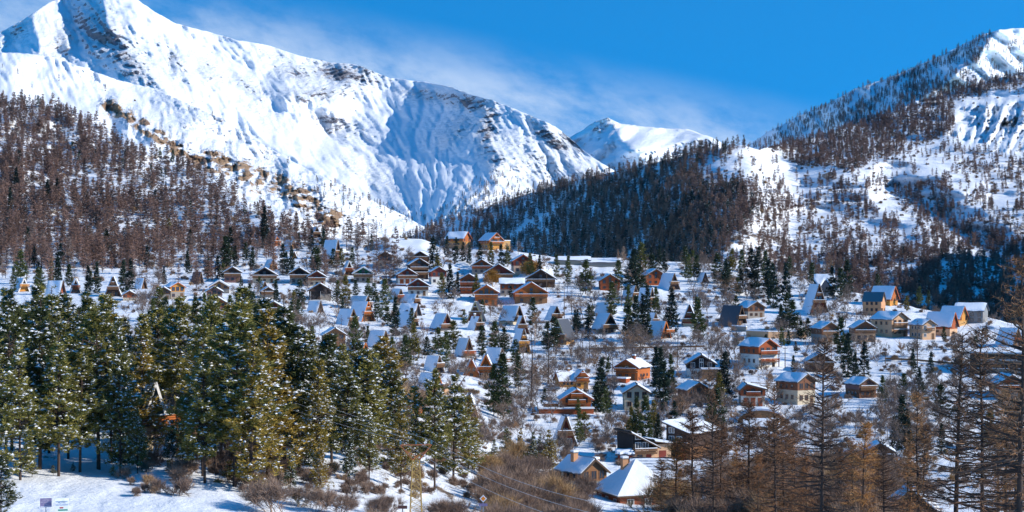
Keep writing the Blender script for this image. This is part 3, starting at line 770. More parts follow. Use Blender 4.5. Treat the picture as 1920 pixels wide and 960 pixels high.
def dens_rdg(px, row):
    nz = fbm(px / 30 + row / 30, row / 40, 3, 121)
    lit = polydist(px, row, [(1890, 50), (1840, 120), (1800, 150)]) 
    d = np.clip(.62 + .8 * nz, .1, 1)
    right = (px - 1885) * 0.55 + (row - 52) * 0.42 > 0
    d = np.where(right, .13, d)
    d = d * np.clip((row - rdg.toprow(px)) / 20 + .45, 0.3, 1)
    return np.where((row < 80) & (px > 1860), 0.02, d)
px, row = sample(rdg, 1380, 2000, 50, 330, 17000, dens_rdg)
forest('forest', rdg, px, row, None, 0.35, 0.0, 'blue shaded conifers dotting the far right ridge', 1.05)
def dens_big(px, row):
    d = .9 * tent(px, row, [(850, 400), (890, 375), (940, 345)], 34) + .35 * tent(px, row, [(960, 370), (1060, 340)], 30) + .5 * tent(px, row, [(720, 395), (780, 410)], 22)
    return np.clip(d, 0, 1) * .8
px, row = sample(big, 700, 1130, 320, 440, 2600, dens_big)
forest('forest', big, px, row, None, 0.5, 0.0, 'thin conifers at the foot of the great mountain', 1.1)
def dens_spur(px, row):
    d = .9 * tent(px, row, [(600, 332), (660, 358), (720, 388), (780, 412)], 20) + .6 * tent(px, row, [(600, 350), (640, 372), (700, 390)], 24) + .2 * tent(px, row, [(560, 330), (700, 420)], 40)
    d = d + .10 * (fbm(px / 20, row / 12, 2, 131) > .3) + .25 * tent(px, row, [(60, 150), (150, 140)], 10)
    return np.clip(d, 0, 1)
px, row = sample(spur, 0, 830, 120, 440, 3400, dens_spur)
forest('forest', spur, px, row, None, 0.6, 0.12, 'dark firs lining the spur below the mountain', 0.95)

# ---- left hillside: larches; the 300 that show largest are trees of their own
def dens_left(px, row):
    nz = fbm(px / 60, row / 36, 3, 141)
    tp = near.toprow(px)
    d = np.clip(1.0 + .7 * nz, 0.3, 1)
    u = np.clip((px - 150) / 330, 0, 1) * np.clip((row - 300) / 60 + .5, 0.2, 1)      # thinner to the right and in the meadows
    d = d * (1 - .5 * u)
    for cx, cy, rx, ry, a in [(190, 225, 24, 14, 20), (260, 430, 60, 22, -10), (215, 350, 70, 14, 12), (370, 425, 40, 14, 10), (60, 400, 60, 12, 5), (150, 440, 60, 12, 0), (300, 310, 60, 14, 30), (330, 480, 60, 14, 0), (90, 480, 60, 12, 0), (60, 520, 80, 8, 0), (160, 516, 60, 9, 0)]:
        d = d * (1 - .85 * blob(px, row, cx, cy, rx, ry, a))
    d = np.where((px > 440) & (row < 452 + (px - 440) * .06), np.clip(d, 0, .9), d)
    d = np.where((px > 560), d * .75, d)
    d = np.where((px > 690), d * .1, d)
    d = np.where(row > 505 - (px - 350) * 0.12 * (px > 350), np.where((row < 548) & (px > 90) & (px < 400), .16, 0.04), d)
    return d
px, row = sample(near, -60, 760, 150, 540, 6600, dens_left)
pts = near.at(px, row)
order = np.argsort(pts[:, 1]); vis = (px > 2) & (px < 740)
big_n = [i for i in order if vis[i]][:290]; rest = np.setdiff1d(np.arange(len(px)), big_n)
def hill_label(x, r, s):
    return ('slender' if s < .85 else 'full-grown') + ' bare larch in the left hillside wood, ' + ('at the far left' if x < 120 else 'left of its middle' if x < 300 else 'right of its middle' if x < 480 else 'towards its right end') + (', high up' if r < 390 else ', halfway' if r < 450 else ', down near the chalets')
for i in big_n:
    k = fr.randint(0, 5); s_ = fr.uniform(.55, 1.1) * .92
    place('larch_tree', LH[k], pts[i], s_, fr.uniform(0, 6.28), hill_label(px[i], row[i], s_), 'larch', 'larches on the left hillside')
forest('forest', near, px[rest], row[rest], None, 0.035, 0.05, 'dense bare brown larch wood covering the upper left hillside', .78)
# low scrub between the larches
def dens_scrub(px, row):
    nz = fbm(px / 30, row / 18, 3, 151)
    return np.clip(.3 + nz, 0, .8)
px, row = sample(near, 0, 780, 260, 530, 1500, dens_scrub)
forest('scrub', near, px, row, None, 0, 1.0, 'brown scrub growing through the snow of the left hillside', .6)
px, row = sample(near, 380, 1920, 455, 940, 2600, lambda a, b: np.clip(.35 + fbm(a / 40, b / 22, 3, 161) * 1.2, 0.03, .9) * np.where(inpoly(a, b, [(700, 440), (830, 440), (810, 500), (690, 490)]), .05, 1) * np.clip(1.25 - np.abs(b - 700) / 400, .3, 1))
forest('scrub', near, px, row, None, 0, 1.0, 'low bare scrub and weeds between the chalets', .36)
# ------------------------------------------------------------------ houses
class Box:
    """collects boxes, prisms and slabs into one mesh"""
    def __init__(s): s.v = []; s.f = []
    def add(s, V, Fs):
        b = len(s.v); s.v += [tuple(v) for v in V]; s.f += [tuple(i + b for i in f) for f in Fs]; return s
    def box(s, x0, x1, y0, y1, z0, z1):
        return s.add([(x0, y0, z0), (x1, y0, z0), (x1, y1, z0), (x0, y1, z0), (x0, y0, z1), (x1, y0, z1), (x1, y1, z1), (x0, y1, z1)],
                     [(0, 3, 2, 1), (4, 5, 6, 7), (0, 1, 5, 4), (1, 2, 6, 5), (2, 3, 7, 6), (3, 0, 4, 7)])
    def prism(s, poly, y0, y1):
        """poly: (x, z) outline counter-clockwise seen from -Y; extruded along Y"""
        n = len(poly)
        V = [(x, y0, z) for x, z in poly] + [(x, y1, z) for x, z in poly]
        return s.add(V, [tuple(range(n)), tuple(range(2 * n - 1, n - 1, -1))] + [(i, n + i, n + (i + 1) % n, (i + 1) % n) for i in range(n)])
    def slab(s, a, b, t, y0, y1, dn=0.0):
        """roof slab from (x,z) a to b with thickness t upward-normal"""
        dx, dz = b[0] - a[0], b[1] - a[1]; L_ = math.hypot(dx, dz); nx, nz = -dz / L_, dx / L_
        if nz < 0: nx, nz = -nx, -nz
        poly = [(a[0] + nx * dn, a[1] + nz * dn), (b[0] + nx * dn, b[1] + nz * dn), (b[0] + nx * (dn + t), b[1] + nz * (dn + t)), (a[0] + nx * (dn + t), a[1] + nz * (dn + t))]
        if dx < 0: poly = poly[::-1]
        return s.prism(poly, y0, y1)
    def bar(s, p, q, r):
        p = Vector(p); q = Vector(q); d = (q - p).normalized(); u = d.orthogonal().normalized() * r; w = d.cross(u).normalized() * r
        V = [p + u, p + w, p - u, p - w, q + u, q + w, q - u, q - w]
        return s.add(V, [(0, 1, 2, 3), (7, 6, 5, 4), (0, 4, 5, 1), (1, 5, 6, 2), (2, 6, 7, 3), (3, 7, 4, 0)])
    def make(s, name, mat, parent, smooth=False):
        me = mesh_from(name, s.v, s.f, [M[mat] if isinstance(mat, str) else mat], smooth)
        return link(name, me, parent)
hr = random.Random(5)
def snow_slab(a, b, t, y0, y1, dn, seed, ragged=0.35, bare=0.0):
    """snow lying on a roof plane: soft thickness, uneven eaves and verge"""
    rr = random.Random(seed); nu, nv = 10, 12
    dx, dz = b[0] - a[0], b[1] - a[1]; L_ = math.hypot(dx, dz); ux, uz = dx / L_, dz / L_
    nx, nz = -uz, ux
    if nz < 0: nx, nz = -nx, -nz
    V = []; Fs = []
    ph = rr.uniform(0, 9)
    edge = [ragged * (0.5 + 0.5 * math.sin(j * 1.1 + ph) + rr.uniform(-.5, .8)) * .6 for j in range(nv + 1)]
    for lay in (0, 1):
        for i in range(nu + 1):
            for j in range(nv + 1):
                u = i / nu; v = j / nv
                Lu = L_ - (edge[j] if bare == 0 else max(edge[j], bare * L_ * (0.7 + 0.5 * math.sin(j * .9 + ph))))
                uu = u * Lu; yy_ = y0 + 0.06 + (y1 - y0 - 0.12) * v
                k = min(1, (1 - u) * 6) ** .5 * min(1, v * 8, (1 - v) * 8) ** .5
                th = dn + (t * (0.35 + 0.65 * k) * (1 + .25 * math.sin(u * 5 + v * 7 + ph)) if lay else 0.0)
                V.append((a[0] + ux * uu + nx * th, yy_, a[1] + uz * uu + nz * th))
    def I(l, i, j): return l * (nu + 1) * (nv + 1) + i * (nv + 1) + j
    for i in range(nu):
        for j in range(nv):
            q = (I(1, i, j), I(1, i + 1, j), I(1, i + 1, j + 1), I(1, i, j + 1)); Fs.append(q if dx > 0 else q[::-1])
    for j in range(nv): Fs.append((I(0, nu, j), I(0, nu, j + 1), I(1, nu, j + 1), I(1, nu, j)))
    for i in range(nu):
        Fs.append((I(0, i, 0), I(0, i + 1, 0), I(1, i + 1, 0), I(1, i, 0))); Fs.append((I(0, i, nv), I(1, i, nv), I(1, i + 1, nv), I(0, i + 1, nv)))
    return V, Fs
def window(parent, x, y, z, w, h, frame='frame_wood', name='window', side=0, cross=True):
    """window set on the gable (side 0) or on the left (-1) / right (1) wall"""
    f = Box(); p = Box(); t = max(.07, .09 * w)
    def bx(b, a0, a1, z0, z1, d0, d1):
        if side == 0: b.box(a0, a1, y + d0, y + d1, z0, z1)
        elif side > 0: b.box(x - d1, x - d0, y + a0 - x, y + a1 - x, z0, z1)
        else: b.box(x + d0, x + d1, y + a0 - x, y + a1 - x, z0, z1)
    x0, x1, z0, z1 = x - w / 2, x + w / 2, z, z + h
    bx(f, x0, x0 + t, z0, z1, -.07, .05); bx(f, x1 - t, x1, z0, z1, -.07, .05)
    bx(f, x0 + t, x1 - t, z1 - t, z1, -.07, .05); bx(f, x0 + t, x1 - t, z0, z0 + t, -.09, .05)
    if cross and w > .8: bx(f, x - t * .4, x + t * .4, z0 + t, z1 - t, -.06, .05)
    bx(p, x0 + t, x1 - t, z0 + t, z1 - t, -.02, .03)
    o = f.make(name, frame, parent); p.make('pane', 'glass', o)
    return o
def door(parent, x, y, z, w, h, mat):
    o = Box().box(x - w / 2, x + w / 2, y - .06, y + .04, z, z + h).make('door', mat, parent)
    Box().box(x + w * .32, x + w * .38, y - .12, y - .062, z + h * .45, z + h * .52).make('handle', 'steel', o)
    return o
def balcony(parent, x0, x1, y, z, dep, mat, rmat, snow=True, posts=None, rail_h=0.95):
    b = Box().box(x0, x1, y - dep, y, z - .18, z).make('balcony', mat, parent)
    r = Box()
    yf = y - dep
    r.box(x0, x1, yf - .04, yf + .04, z + rail_h - .1, z + rail_h); r.box(x0, x1, yf - .03, yf + .03, z + .12, z + .24)
    r.box(x0, x1, yf - .035, yf + .02, z + .38, z + .56); r.box(x0, x1, yf - .035, yf + .02, z + .62, z + .78)
    for xx in (x0 + .04, x1 - .04):
        r.box(xx - .04, xx + .04, yf + .042, y - .01, z + rail_h - .1, z + rail_h); r.box(xx - .04, xx + .04, yf + .042, y - .01, z + .4, z + .56)
    n = max(2, int((x1 - x0) / 1.6))
    for i in range(n + 1):
        xx = x0 + .07 + (x1 - x0 - .14) * i / n; r.box(xx - .05, xx + .05, yf - .06, yf - .038, z, z + rail_h)
    r.make('railing', rmat, b)
    if snow:
        Box().box(x0 + .05, x1 - .05, yf - .09, yf + .09, z + rail_h + .003, z + rail_h + .13).make('snow', 'snow', b)
    if posts is not None:
        for xx in (x0 + .2, x1 - .2):
            Box().box(xx - .1, xx + .1, yf + .1, yf + .3, posts, z - .19).make('post', mat, b)
    return b
def chimney(parent, x, y, z0, z1, w=.8, mat='brick', snow=True):
    c = Box().box(x - w / 2, x + w / 2, y - w / 2, y + w / 2, z0, z1).make('chimney', mat, parent)
    Box().box(x - w * .6, x + w * .6, y - w * .6, y + w * .6, z1 + .002, z1 + .12).make('chimney_cap', 'grey', c)
    if snow: Box().box(x - w * .55, x + w * .55, y - w * .55, y + w * .55, z1 + .124, z1 + .42).make('snow', 'snow', c)
    return c
def roof_pair(root, w, d, h, eave, over_f, over_b, over_s, t, st, mat, snow, seed, left=True, right=True, bareL=0.0, bareR=0.0, apex_x=0.0, edge=None):
    """gable roof as two planes meeting at the ridge, with barge boards and snow"""
    rf = Box(); ridge = (apex_x, h)
    ends = []
    for sgn, on in ((-1, left), (1, right)):
        if not on: continue
        xe = sgn * w / 2; dx = xe - apex_x; dz = eave - h; L_ = math.hypot(dx, dz)
        k = (L_ + over_s) / L_; e = (apex_x + dx * k, h + dz * k); ends.append((sgn, e))
        rf.slab(ridge, e, t, -over_f, d + over_b, 0.01)
    roof = rf.make('roof', mat, root)
    bg_ = Box()
    for sgn, e in ends: bg_.slab(ridge, e, t * .95 + .16, -over_f - .07, -over_f - .003, -.16)
    bg_.make('barge_board', edge or 'roofedge', roof)
    if snow:
        s = Box()
        for sgn, e in ends:
            if snow == 'L' and sgn > 0 or snow == 'R' and sgn < 0: continue
            V, Fs = snow_slab(ridge, e, st, -over_f, d + over_b, t + .013, seed + sgn, bare=bareL if sgn < 0 else bareR)
            s.add(V, Fs)
        s.make('snow', 'snow', roof, False)
    return roof
def frame_for(gx, base, wpx, spx, hpx, sheet=None, yaw=None, ratio=1.25, D=None):
    sh = sheet or near
    p = sh.at(gx, base); dd = D or float(p[1])
    if D: p = P(gx, base, D)
    sc = dd / F
    if yaw is None:
        yaw = math.atan2(spx, ratio * wpx)
        yaw = max(-1.15, min(1.15, yaw))
    w = wpx * sc / math.cos(yaw); d = abs(spx) * sc / max(.25, abs(math.sin(yaw))) if abs(spx) > 5 else w * ratio
    d = min(max(d, .8 * w), 2.6 * w if abs(spx) > 5 else 99)
    return Vector(p), w, d, hpx * sc, yaw, yaw - math.atan((gx - 960) / F), sc
HOUSES = []
def root_at(name, p, rz, label, cat, group=None):
    r = bpy.data.objects.new(name, None); COL.objects.link(r); r.location = p; r.rotation_euler = (0, 0, rz)
    tag(r, label, cat, group); return r
def aframe(gx, base, wpx, spx, hpx, wall, low, phrase, opt=''):
    p, w, d, h, yaw, rz, sc = frame_for(gx, base, wpx, spx, hpx, ratio=1.2)
    root = root_at('a_frame_chalet', p, rz, phrase, 'chalet'); HOUSES.append((gx, base, wpx + abs(spx), hpx, phrase))
    seed = int(gx * 7 + base)
    b = h * (.22 if 'B' in opt else (.14 if 'b' in opt else .03))       # stone base under the roof
    rec = min(.55, .06 * d + .2)
    tri = [(-w / 2 + .12, b), (w / 2 - .12, b), (0, h - .25)]
    Box().prism(tri, rec, d).make('wall', wall, root)
    k = .43
    lowx = w / 2 - .35
    base_b = Box().box(-lowx, lowx, rec + .15, d - .1, -4.0, b)
    base_b.make('foundation', low, root)
    zf = b
    roof_pair(root, w, d, h, b * .9 if 'B' in opt or 'b' in opt else 0.0, .3, .3, .25, .2, .24, 'metal_roof' if 't' in opt else 'slate', None if 'N' in opt else ('L' if 'l' in opt else True), seed,
              bareL=.45 if 'h' in opt else (.12 if 'q' in opt else 0), bareR=.4 if 'r' in opt else .1, edge={'p': 'paleedge', 'w': 'frame_white', 'o': 'orange'}.get(opt[:1], None))
    big_ = wpx >= 14
    zb = b + (h - b) * .36 if b < .1 * h else b + (h - b) * .10
    hw = lambda z: (w / 2 - .12) * max(0, (h - .25 - z)) / (h - .25 - b)       # half width of the gable at height z
    railm = {'orange': 'orange', 'yellow': 'yellow', 'amber': 'amber', 'rust': 'rust'}.get(wall, 'rail')
    fr_ = 'frame_white' if 'W' in opt else 'frame_wood'
    if big_:
        bw_ = hw(zb) + (.1 if 'n' in opt else .5)
        balcony(root, -bw_, bw_, rec, zb, rec + (.75 if 'x' not in opt else 2.2), 'trim', railm, posts=-3.5 if 'P' in opt else None)
        ww = min(1.3, hw(zb + 2) * .6)
        for sx in (-1, 1): window(root, sx * hw(zb + 2.0) * .48, rec, zb + .15, ww, min(1.9, h * .2), fr_)
        if h > 6.5:
            z2 = zb + (h - zb) * .42
            window(root, 0, rec, z2 + .1, min(1.5, hw(z2 + 1.2) * 1.1), 1.15, fr_)
            if wpx > 22:
                bb = hw(z2) * .8; balcony(root, -bb, bb, rec, z2 - .1, .8, 'trim', railm, rail_h=.8)
        if zb - 0.0 > 1.9:
            for sx in (-1, 1):
                if wpx > 18: window(root, sx * lowx * .45, rec if b < .6 else rec + .15, max(.15, b * .15) if b < 1.5 else .3, 1.1, min(1.5, zb * .6), fr_)
            door(root, lowx * .02, rec if b < 1.5 else rec + .15, .02, .95, min(2.0, zb * .75), 'trim')
        if b > 1.6:
            for yy2 in (.35, .65): window(root, -lowx, d * yy2, b * .25, .9, .7, fr_, side=-1, cross=False)
    else:
        window(root, 0, rec, h * .45, min(1.1, w * .2), h * .16, fr_)
        door(root, 0, rec, .02, .9, min(2, h * .3), 'trim')
    if 'c' in opt: chimney(root, -.5, d * .5, h * .7, h + .7, .6, 'grey')
    return root, w, d, h, rec, sc
def chalet(gx, base, wpx, spx, hpx, wall, low, phrase, opt='', pitch=None, yaw=None, D=None, name='chalet', sheet=None, lowf=.48, apex=0.0, cat='chalet'):
    ratio = 1.15
    p, w, d, h, yaw, rz, sc = frame_for(gx, base, wpx, spx, hpx, ratio=ratio, yaw=yaw, D=D, sheet=sheet)
    over = min(.9, w * .09)
    w = w - 2 * over * .85
    root = root_at(name, p, rz, phrase, cat); HOUSES.append((gx, base, wpx + abs(spx), hpx, phrase))
    seed = int(gx * 7 + base)
    pit = math.tan(math.radians(pitch or 31))
    apx = apex * w / 2
    rise = min(w / 2 * pit, h * .62); eave = h - rise
    zl = eave * (lowf / .48) * .62 if eave > 2 else eave * .5
    zl = min(zl, eave - .1)
    Box().box(-w / 2, w / 2, 0, d, -4.5, zl).make('ground_floor', low, root)
    Box().prism([(-w / 2 - .06, zl + .003), (w / 2 + .06, zl + .003), (w / 2 + .06, eave), (apx, h - .02), (-w / 2 - .06, eave)], -.06, d + .05).make('wall', wall, root)
    roof = roof_pair(root, w, d, h, eave, over * 1.1, over * .6, over, .18, .27 if 'N' not in opt else .1, 'metal_roof' if 't' in opt else 'slate', None if 'N' in opt else ('R' if 'R' in opt else True), seed,
                     bareL=.25 if 'h' in opt else 0, bareR=.2 if 'r' in opt else 0, apex_x=apx, edge={'p': 'paleedge', 'w': 'frame_white', 'o': 'rust'}.get(opt[:1], None))
    fr_ = 'frame_white' if 'W' in opt else 'frame_wood'
    railm = {'orange': 'orange', 'yellow': 'yellow', 'amber': 'amber', 'rust': 'rust'}.get(wall, 'rail')
    sh_ = max(1.0, h / 7.0)
    if 'G' in opt:            # glazed gable
        for sx in (-1, 0, 1): window(root, sx * w * .24, -.06, zl + .2, w * .17, (rise * (.55 if sx == 0 else .25)) + eave - zl - .2, fr_, name='window')
    elif 'D' in opt:          # barn front, its open garage drawn as a black panel
        Box().box(-w * .44, w * .02, -.12, -.07, .1, zl + .9).make('garage_shade_panel', 'black', root)  # solid black panel paints the shade inside the garage
        Box().box(-w * .44, -w * .42, -.3, -.125, -.5, zl + .9).make('post', 'frame_white', root); Box().box(w * .02, w * .035, -.3, -.125, -.5, zl + .9).make('post', 'frame_white', root)
    elif wpx >= 16:
        n = 2 if wpx < 30 else 3
        for i in range(n):
            xx = (i - (n - 1) / 2) * w * (.62 / max(1, n - 1))
            window(root, xx, -.06, zl + .25, 1.15 * sh_, min(1.5 * sh_, max(.7, eave - zl + abs(rise) * (1 - abs(xx) / (w / 2)) - .8)), fr_)
        if rise > 2.2 and wpx > 26: window(root, apx * .8, -.06, eave + rise * .15, 1.1 * sh_, .95 * sh_, fr_)
    if 'A' not in opt and wpx >= 22:
        bw_ = w / 2 * (1.02 if 'n' not in opt else .6)
        balcony(root, -bw_, bw_, -.065, zl + .08, min(1.6, .17 * w), 'trim', railm, posts=-4 if 'P' in opt else None)
        if 'K' in opt: balcony(root, -bw_, bw_, -.065 if zl > 99 else 0, zl * .45, min(1.5, .16 * w), 'trim', railm)
        if 'U' in opt: balcony(root, -w * .2, w * .2, -.065, eave + .3, 1.0, 'trim', railm)
    if zl > 1.7 and 'D' not in opt:
        n = 2 if wpx < 34 else 3
        for i in range(n):
            xx = (i - (n - 1) / 2) * w * (.6 / max(1, n - 1))
            if i == n - 1 and 'g' not in opt: door(root, xx, 0, .02, 1.0, min(2.05, zl * .8), 'red' if 'd' in opt else 'trim')
            elif 'g' in opt: door(root, xx, 0, .02, w * .2, min(2.2, zl * .8), 'rust')
            else: window(root, xx, 0, zl * .3, 1.05 * sh_, min(1.2 * sh_, zl * .45), fr_)
    if abs(spx) > 9 and d > 4 and eave > 2:
        sd = -1 if spx > 0 else 1
        for q in (.25, .5, .75):
            window(root, sd * (w / 2), d * q, zl * .35, .95, min(1.1, zl * .4), fr_, side=sd, cross=False)
            if eave - zl > 1.4: window(root, sd * (w / 2 + .06), d * q, zl + .3, .95, min(1.1, eave - zl - .6), fr_, side=sd, cross=False)
    if 'c' in opt: chimney(root, w * .12 * (1 if 'C' not in opt else -1), d * .45, h - rise * .5, h + .9, .85)
    return root, w, d, h, eave, sc
A_, C_ = 'A', 'C'
# kind gx base wpx sidepx hpx wall ground options phrase
TAB = """
A 468 460 12 8 15 dark stone -|small dark A-frame at the top left, under the tall fir
A 519 462 14 16 18 orange cream o|small A-frame with orange gable at the upper wood edge
A 550 467 12 14 17 tan stone -|small tan-gabled A-frame just right of the orange gabled one
A 552 485 10 0 12 amber stone -n|tiny amber cabin tucked among pines below the tan A-frame
A 594 446 18 9 20 dark stone -|dark A-frame highest on the ridge beside the tall white mast
A 633 488 15 22 38 mauve stone -|tall blue-roofed A-frame half hidden by larches
A 512 507 17 10 20 amber stone o|A-frame with glowing amber gable above the broad black chalet
C 496 530 52 0 28 black cream -|broad black chalet with cream ground floor and balcony
C 561 533 41 0 31 black stone -|blue-black chalet with thick snow roof edge
C 594 537 38 0 28 red cream d|brick-red chalet with cream ground floor and red door
C 600 562 48 0 30 dark stone DA|very dark barn with an open garage front
A 655 517 22 4 28 rust cream w|rust A-frame with pale balcony left of the green chalet
C 681 530 42 0 29 greenwood stone w|green timber chalet with snowy roof edges
C 436 530 36 0 29 dark mauve -|dark chalet with white balconies at the left wood edge
A 496 542 11 8 14 red stone -|tiny red A-frame behind a small dark chalet
C 503 560 30 3 21 dark stone -|small dark chalet below the broad black one
C 513 593 44 0 27 red mauve -|dark red chalet with one white balcony line
C 518 624 42 0 32 dark peach -|dark chalet standing on an orange timber box
C 532 648 42 4 27 rust mauve -|reddish brown chalet beside the snowy near pines
C 548 668 42 0 22 red stone -|low red chalet lowest in the left row
A 600 586 11 18 21 tan stone -|blue-roofed A-frame below the dark barn
A 689 580 20 28 24 red stone -|red-gabled A-frame rising behind the bright orange one
A 690 603 25 26 37 orange amber oP|bright orange A-frame with two stacked balconies
A 662 612 22 22 32 red stone -|dark red A-frame with wide blue roof behind a pine
C 628 653 46 8 37 tan brown -A|brown timber chalet with white railing and wide snowy roof
A 684 676 24 30 33 rust stone oh|orange-edged A-frame half buried behind snowy pines
A 722 656 18 25 35 black cream B|black-fronted A-frame with pale base and deck
A 751 567 17 14 25 rust stone -|narrow rust A-frame at the top of a row of blue roofs
A 781 572 15 25 20 brown stone -|brown gabled A-frame with wide blue snowy roof
A 783 593 13 30 23 slate_ stone lh|A-frame with bare dark blue roof patched with snow
A 777 613 14 28 28 brown stone -|blue-roofed A-frame lowest of its stack behind a young fir
A 838 620 24 19 31 red stone b|A-frame with reddish gable and deck in the open snow
C 764 532 42 4 28 red white g|maroon and white chalet with dark garage door
C 786 522 40 8 37 dark dark -K|dark brown chalet with two rows of balconies
C 788 492 38 0 20 dark brown -|dark low gable behind the chalet with two balcony rows
C 784 555 45 0 31 red white -|white chalet with maroon gable and long brown balcony
C 823 534 33 5 33 red white -A|maroon-topped chalet with white side behind dark pines
C 722 502 30 0 30 brown stone -A|plain brown chalet hidden behind bare trees below the white mound
C 875 463 16 33 28 orange amber oA|golden timber lodge with long snow roof, left of the pair
C 930 468 30 19 31 orange amber oUW|large yellow and orange lodge on the highest knoll
C 903 513 42 0 26 rust stone -|rust chalet with flat snowy gable below the lodges
C 879 551 38 0 37 rust rust -K|orange-brown three storey chalet with stacked balconies
C 935 530 60 0 34 red brown -|wide maroon barn-like chalet behind golden bushes
C 981 513 42 5 35 red pink oA|pink-walled chalet with red gable and teal roof edge
C 1014 539 60 0 33 dark dark -|wide dark chalet behind the golden willow
C 996 570 68 6 40 orange tan o|large orange timber chalet with broad blue snowy roof
C 912 573 50 0 38 orange orange oGP|orange chalet with tall glazed gable windows
A 891 603 31 -5 37 red rust pl|tall red A-frame with pale bare roof edge
A 899 620 19 13 26 dark stone c|small dark A-frame in front of the tall red one
A 879 672 20 16 37 rust cream b|A-frame with white balcony and pale wing
A 823 699 17 20 31 dark stone q|grey-gabled A-frame half hidden behind a pine
A 940 685 15 24 32 dark tan bx|A-frame with cream deck behind the twin-gabled chalet
A 973 608 19 28 34 dark cream B|large blue-roofed A-frame with pale base by the lane
A 980 626 24 6 33 red stone -|dark red A-frame with two white rails
A 982 662 25 12 45 amber cream P|amber A-frame on stilts at the end of a row of three
A 1044 605 26 11 30 red stone -|dark red A-frame by a lone telegraph pole
A 1046 646 30 -18 47 brown yellow pBl|brown and yellow A-frame with pale roof behind a pine
A 1144 625 29 20 37 black cream B|black A-frame with cream base alone in the snow
A 1143 590 12 22 22 brown stone -|shaded A-frame roof just behind the black one
A 1248 635 19 24 32 orange rust ox|orange A-frame with open deck above the lane
A 1229 613 14 9 26 dark stone -|dark gable peeping out behind the orange A-frame
A 1293 612 28 0 40 red cream -b|hut-like red A-frame with two dark doors below
C 1144 545 42 4 30 rust rust -A|rust chalet at the upper end of the centre firs
C 1230 535 42 12 30 rust rust -A|rust chalet with broad snow roof at the top centre
A 1264 544 21 20 31 mauve stone -|A-frame with big blue snow roof beside the rust chalet
A 1191 564 15 18 28 greywood stone th|A-frame with green metal roof hidden by firs
A 1222 576 14 20 36 greywood stone -|blue-roofed A-frame squeezed between two firs
A 1322 530 12 10 18 mauve stone -|small snowy gable among the upper right firs
A 1390 611 20 32 38 dark stone N|A-frame with bare dark slate roof behind birches
C 1418 596 36 22 30 brown stone -A|brown chalet with thin snow roof among birches
A 1536 588 33 16 55 red stone PW|tall maroon A-frame with three balcony levels on stilts
C 1656 589 9 34 41 peach peach tNA|beige house with bare teal metal roof
C 1676 573 17 36 36 orange amber oU|orange house with yellow deck behind the teal roof
C 1687 632 34 38 46 beige beige -K|large beige chalet with three dark balconies
C 1622 641 44 12 38 brown beige -|brown and beige chalet left of the large beige one
C 1742 637 28 24 37 beige beige -Wn|sandy plastered house with one grey balcony
C 1788 626 16 45 40 rust beige o|long red house with steep red gable
C 1806 610 19 36 35 amber yellow o|house with bright yellow steep gable
C 1557 646 37 20 41 brown stone -|weathered brown chalet below the maroon A-frame
A 1908 650 20 30 34 rust stone -|half hidden steep roofed house at the right edge
C 1440 689 40 36 53 rust white oKP|tall white house with red timber balconies on posts
C 1412 762 52 8 41 rust white -gn|white garage house with two orange doors and lopsided roof
C 1538 698 58 8 35 brown brown -|brown chalet behind the tallest bare larch
C 1512 758 38 40 56 brown cream -A|cream stone house with brown gable behind the larch
C 1627 746 36 26 36 mauve brown -|pinkish timber chalet with balcony and snowy annex
C 1897 748 56 18 44 rust stone -|rust chalet at the right edge behind larches
C 1650 884 58 8 52 dark white -K|white house with two snowy balcony rows low on the right
C 1708 1000 110 6 80 dark brown -A|dark gable with snowy roof at the bottom right
C 1175 712 48 -24 37 orange orange o|orange chalet with long snow roof and brick chimney
C 1315 707 60 4 41 black white WA|black-green chalet with white framed windows and timber terrace
C 1194 768 54 4 46 cream cream -A|plain cream house with two small windows
C 1310 756 46 20 38 brown brown -A|low brown chalet right of the cream house
C 1081 773 64 8 42 orange rust oUn|broad orange chalet with side terrace
A 1061 836 40 8 54 red brown W|maroon A-frame with white framed windows above the thicket
A 45 547 20 10 25 amber stone w|amber gabled A-frame at the far left above the pines
A 142 550 20 0 28 rust stone w|rust gabled A-frame rising behind the snowy pines
A 117 556 13 24 29 rust stone -|A-frame with long blue roof left of the rust gable
A 212 556 30 0 37 dark stone -|tall dark double A-frame beyond the pines
C 243 563 28 0 17 rust cream -A|low rust chalet beside the dark double A-frame
C 333 561 30 12 31 amber stone oA|amber chalet with blue roof in a row above the pines
C 307 562 26 0 23 dark stone -A|small dark gable left of the amber chalet
C 411 549 44 0 23 tan stone wA|long pale-edged roof behind two brown gables
C 402 566 34 0 28 mauve stone -A|brownish gable chalet, middle one of a stack
C 408 588 38 0 30 rust mauve -A|rust gable chalet lowest of a stack above the pines
C 433 604 32 0 24 brown stone -A|small brown chalet beside a dark fir
A 270 542 10 12 20 brown stone -|tiny A-frame with blue roof at the larch wood edge
A 376 532 10 12 22 dark stone N|tiny A-frame with bare slate roof below the larches
""".strip().splitlines()
M['slate_'] = M['slate']
SPECIAL = {}
for ln in TAB:
    head, phrase = ln.split('|')
    k, gx, base, wp, sp, hp, wl, lo, op = head.split()
    gx, base, wp, sp, hp = map(float, (gx, base, wp, sp, hp))
    op = op if op[0] in 'pwo-' else '-' + op
    if k == 'A': r = aframe(gx, base, wp, sp, hp, wl, lo, phrase, op)
    else:
        pit = None; ap = 0
        if 'garage house' in phrase: ap = -.55; pit = 22
        if phrase.startswith(('beige house with bare', 'orange house with yellow', 'long red house', 'house with bright yellow')): pit = 60
        if phrase.startswith('golden timber'): pit = 40
        if phrase.startswith('large yellow'): pit = 42
        if phrase.startswith('dark gable with snowy'): pit = 40
        r = chalet(gx, base, wp, sp, hp, wl, lo, phrase, op, pitch=pit, apex=ap)
    SPECIAL[phrase] = r

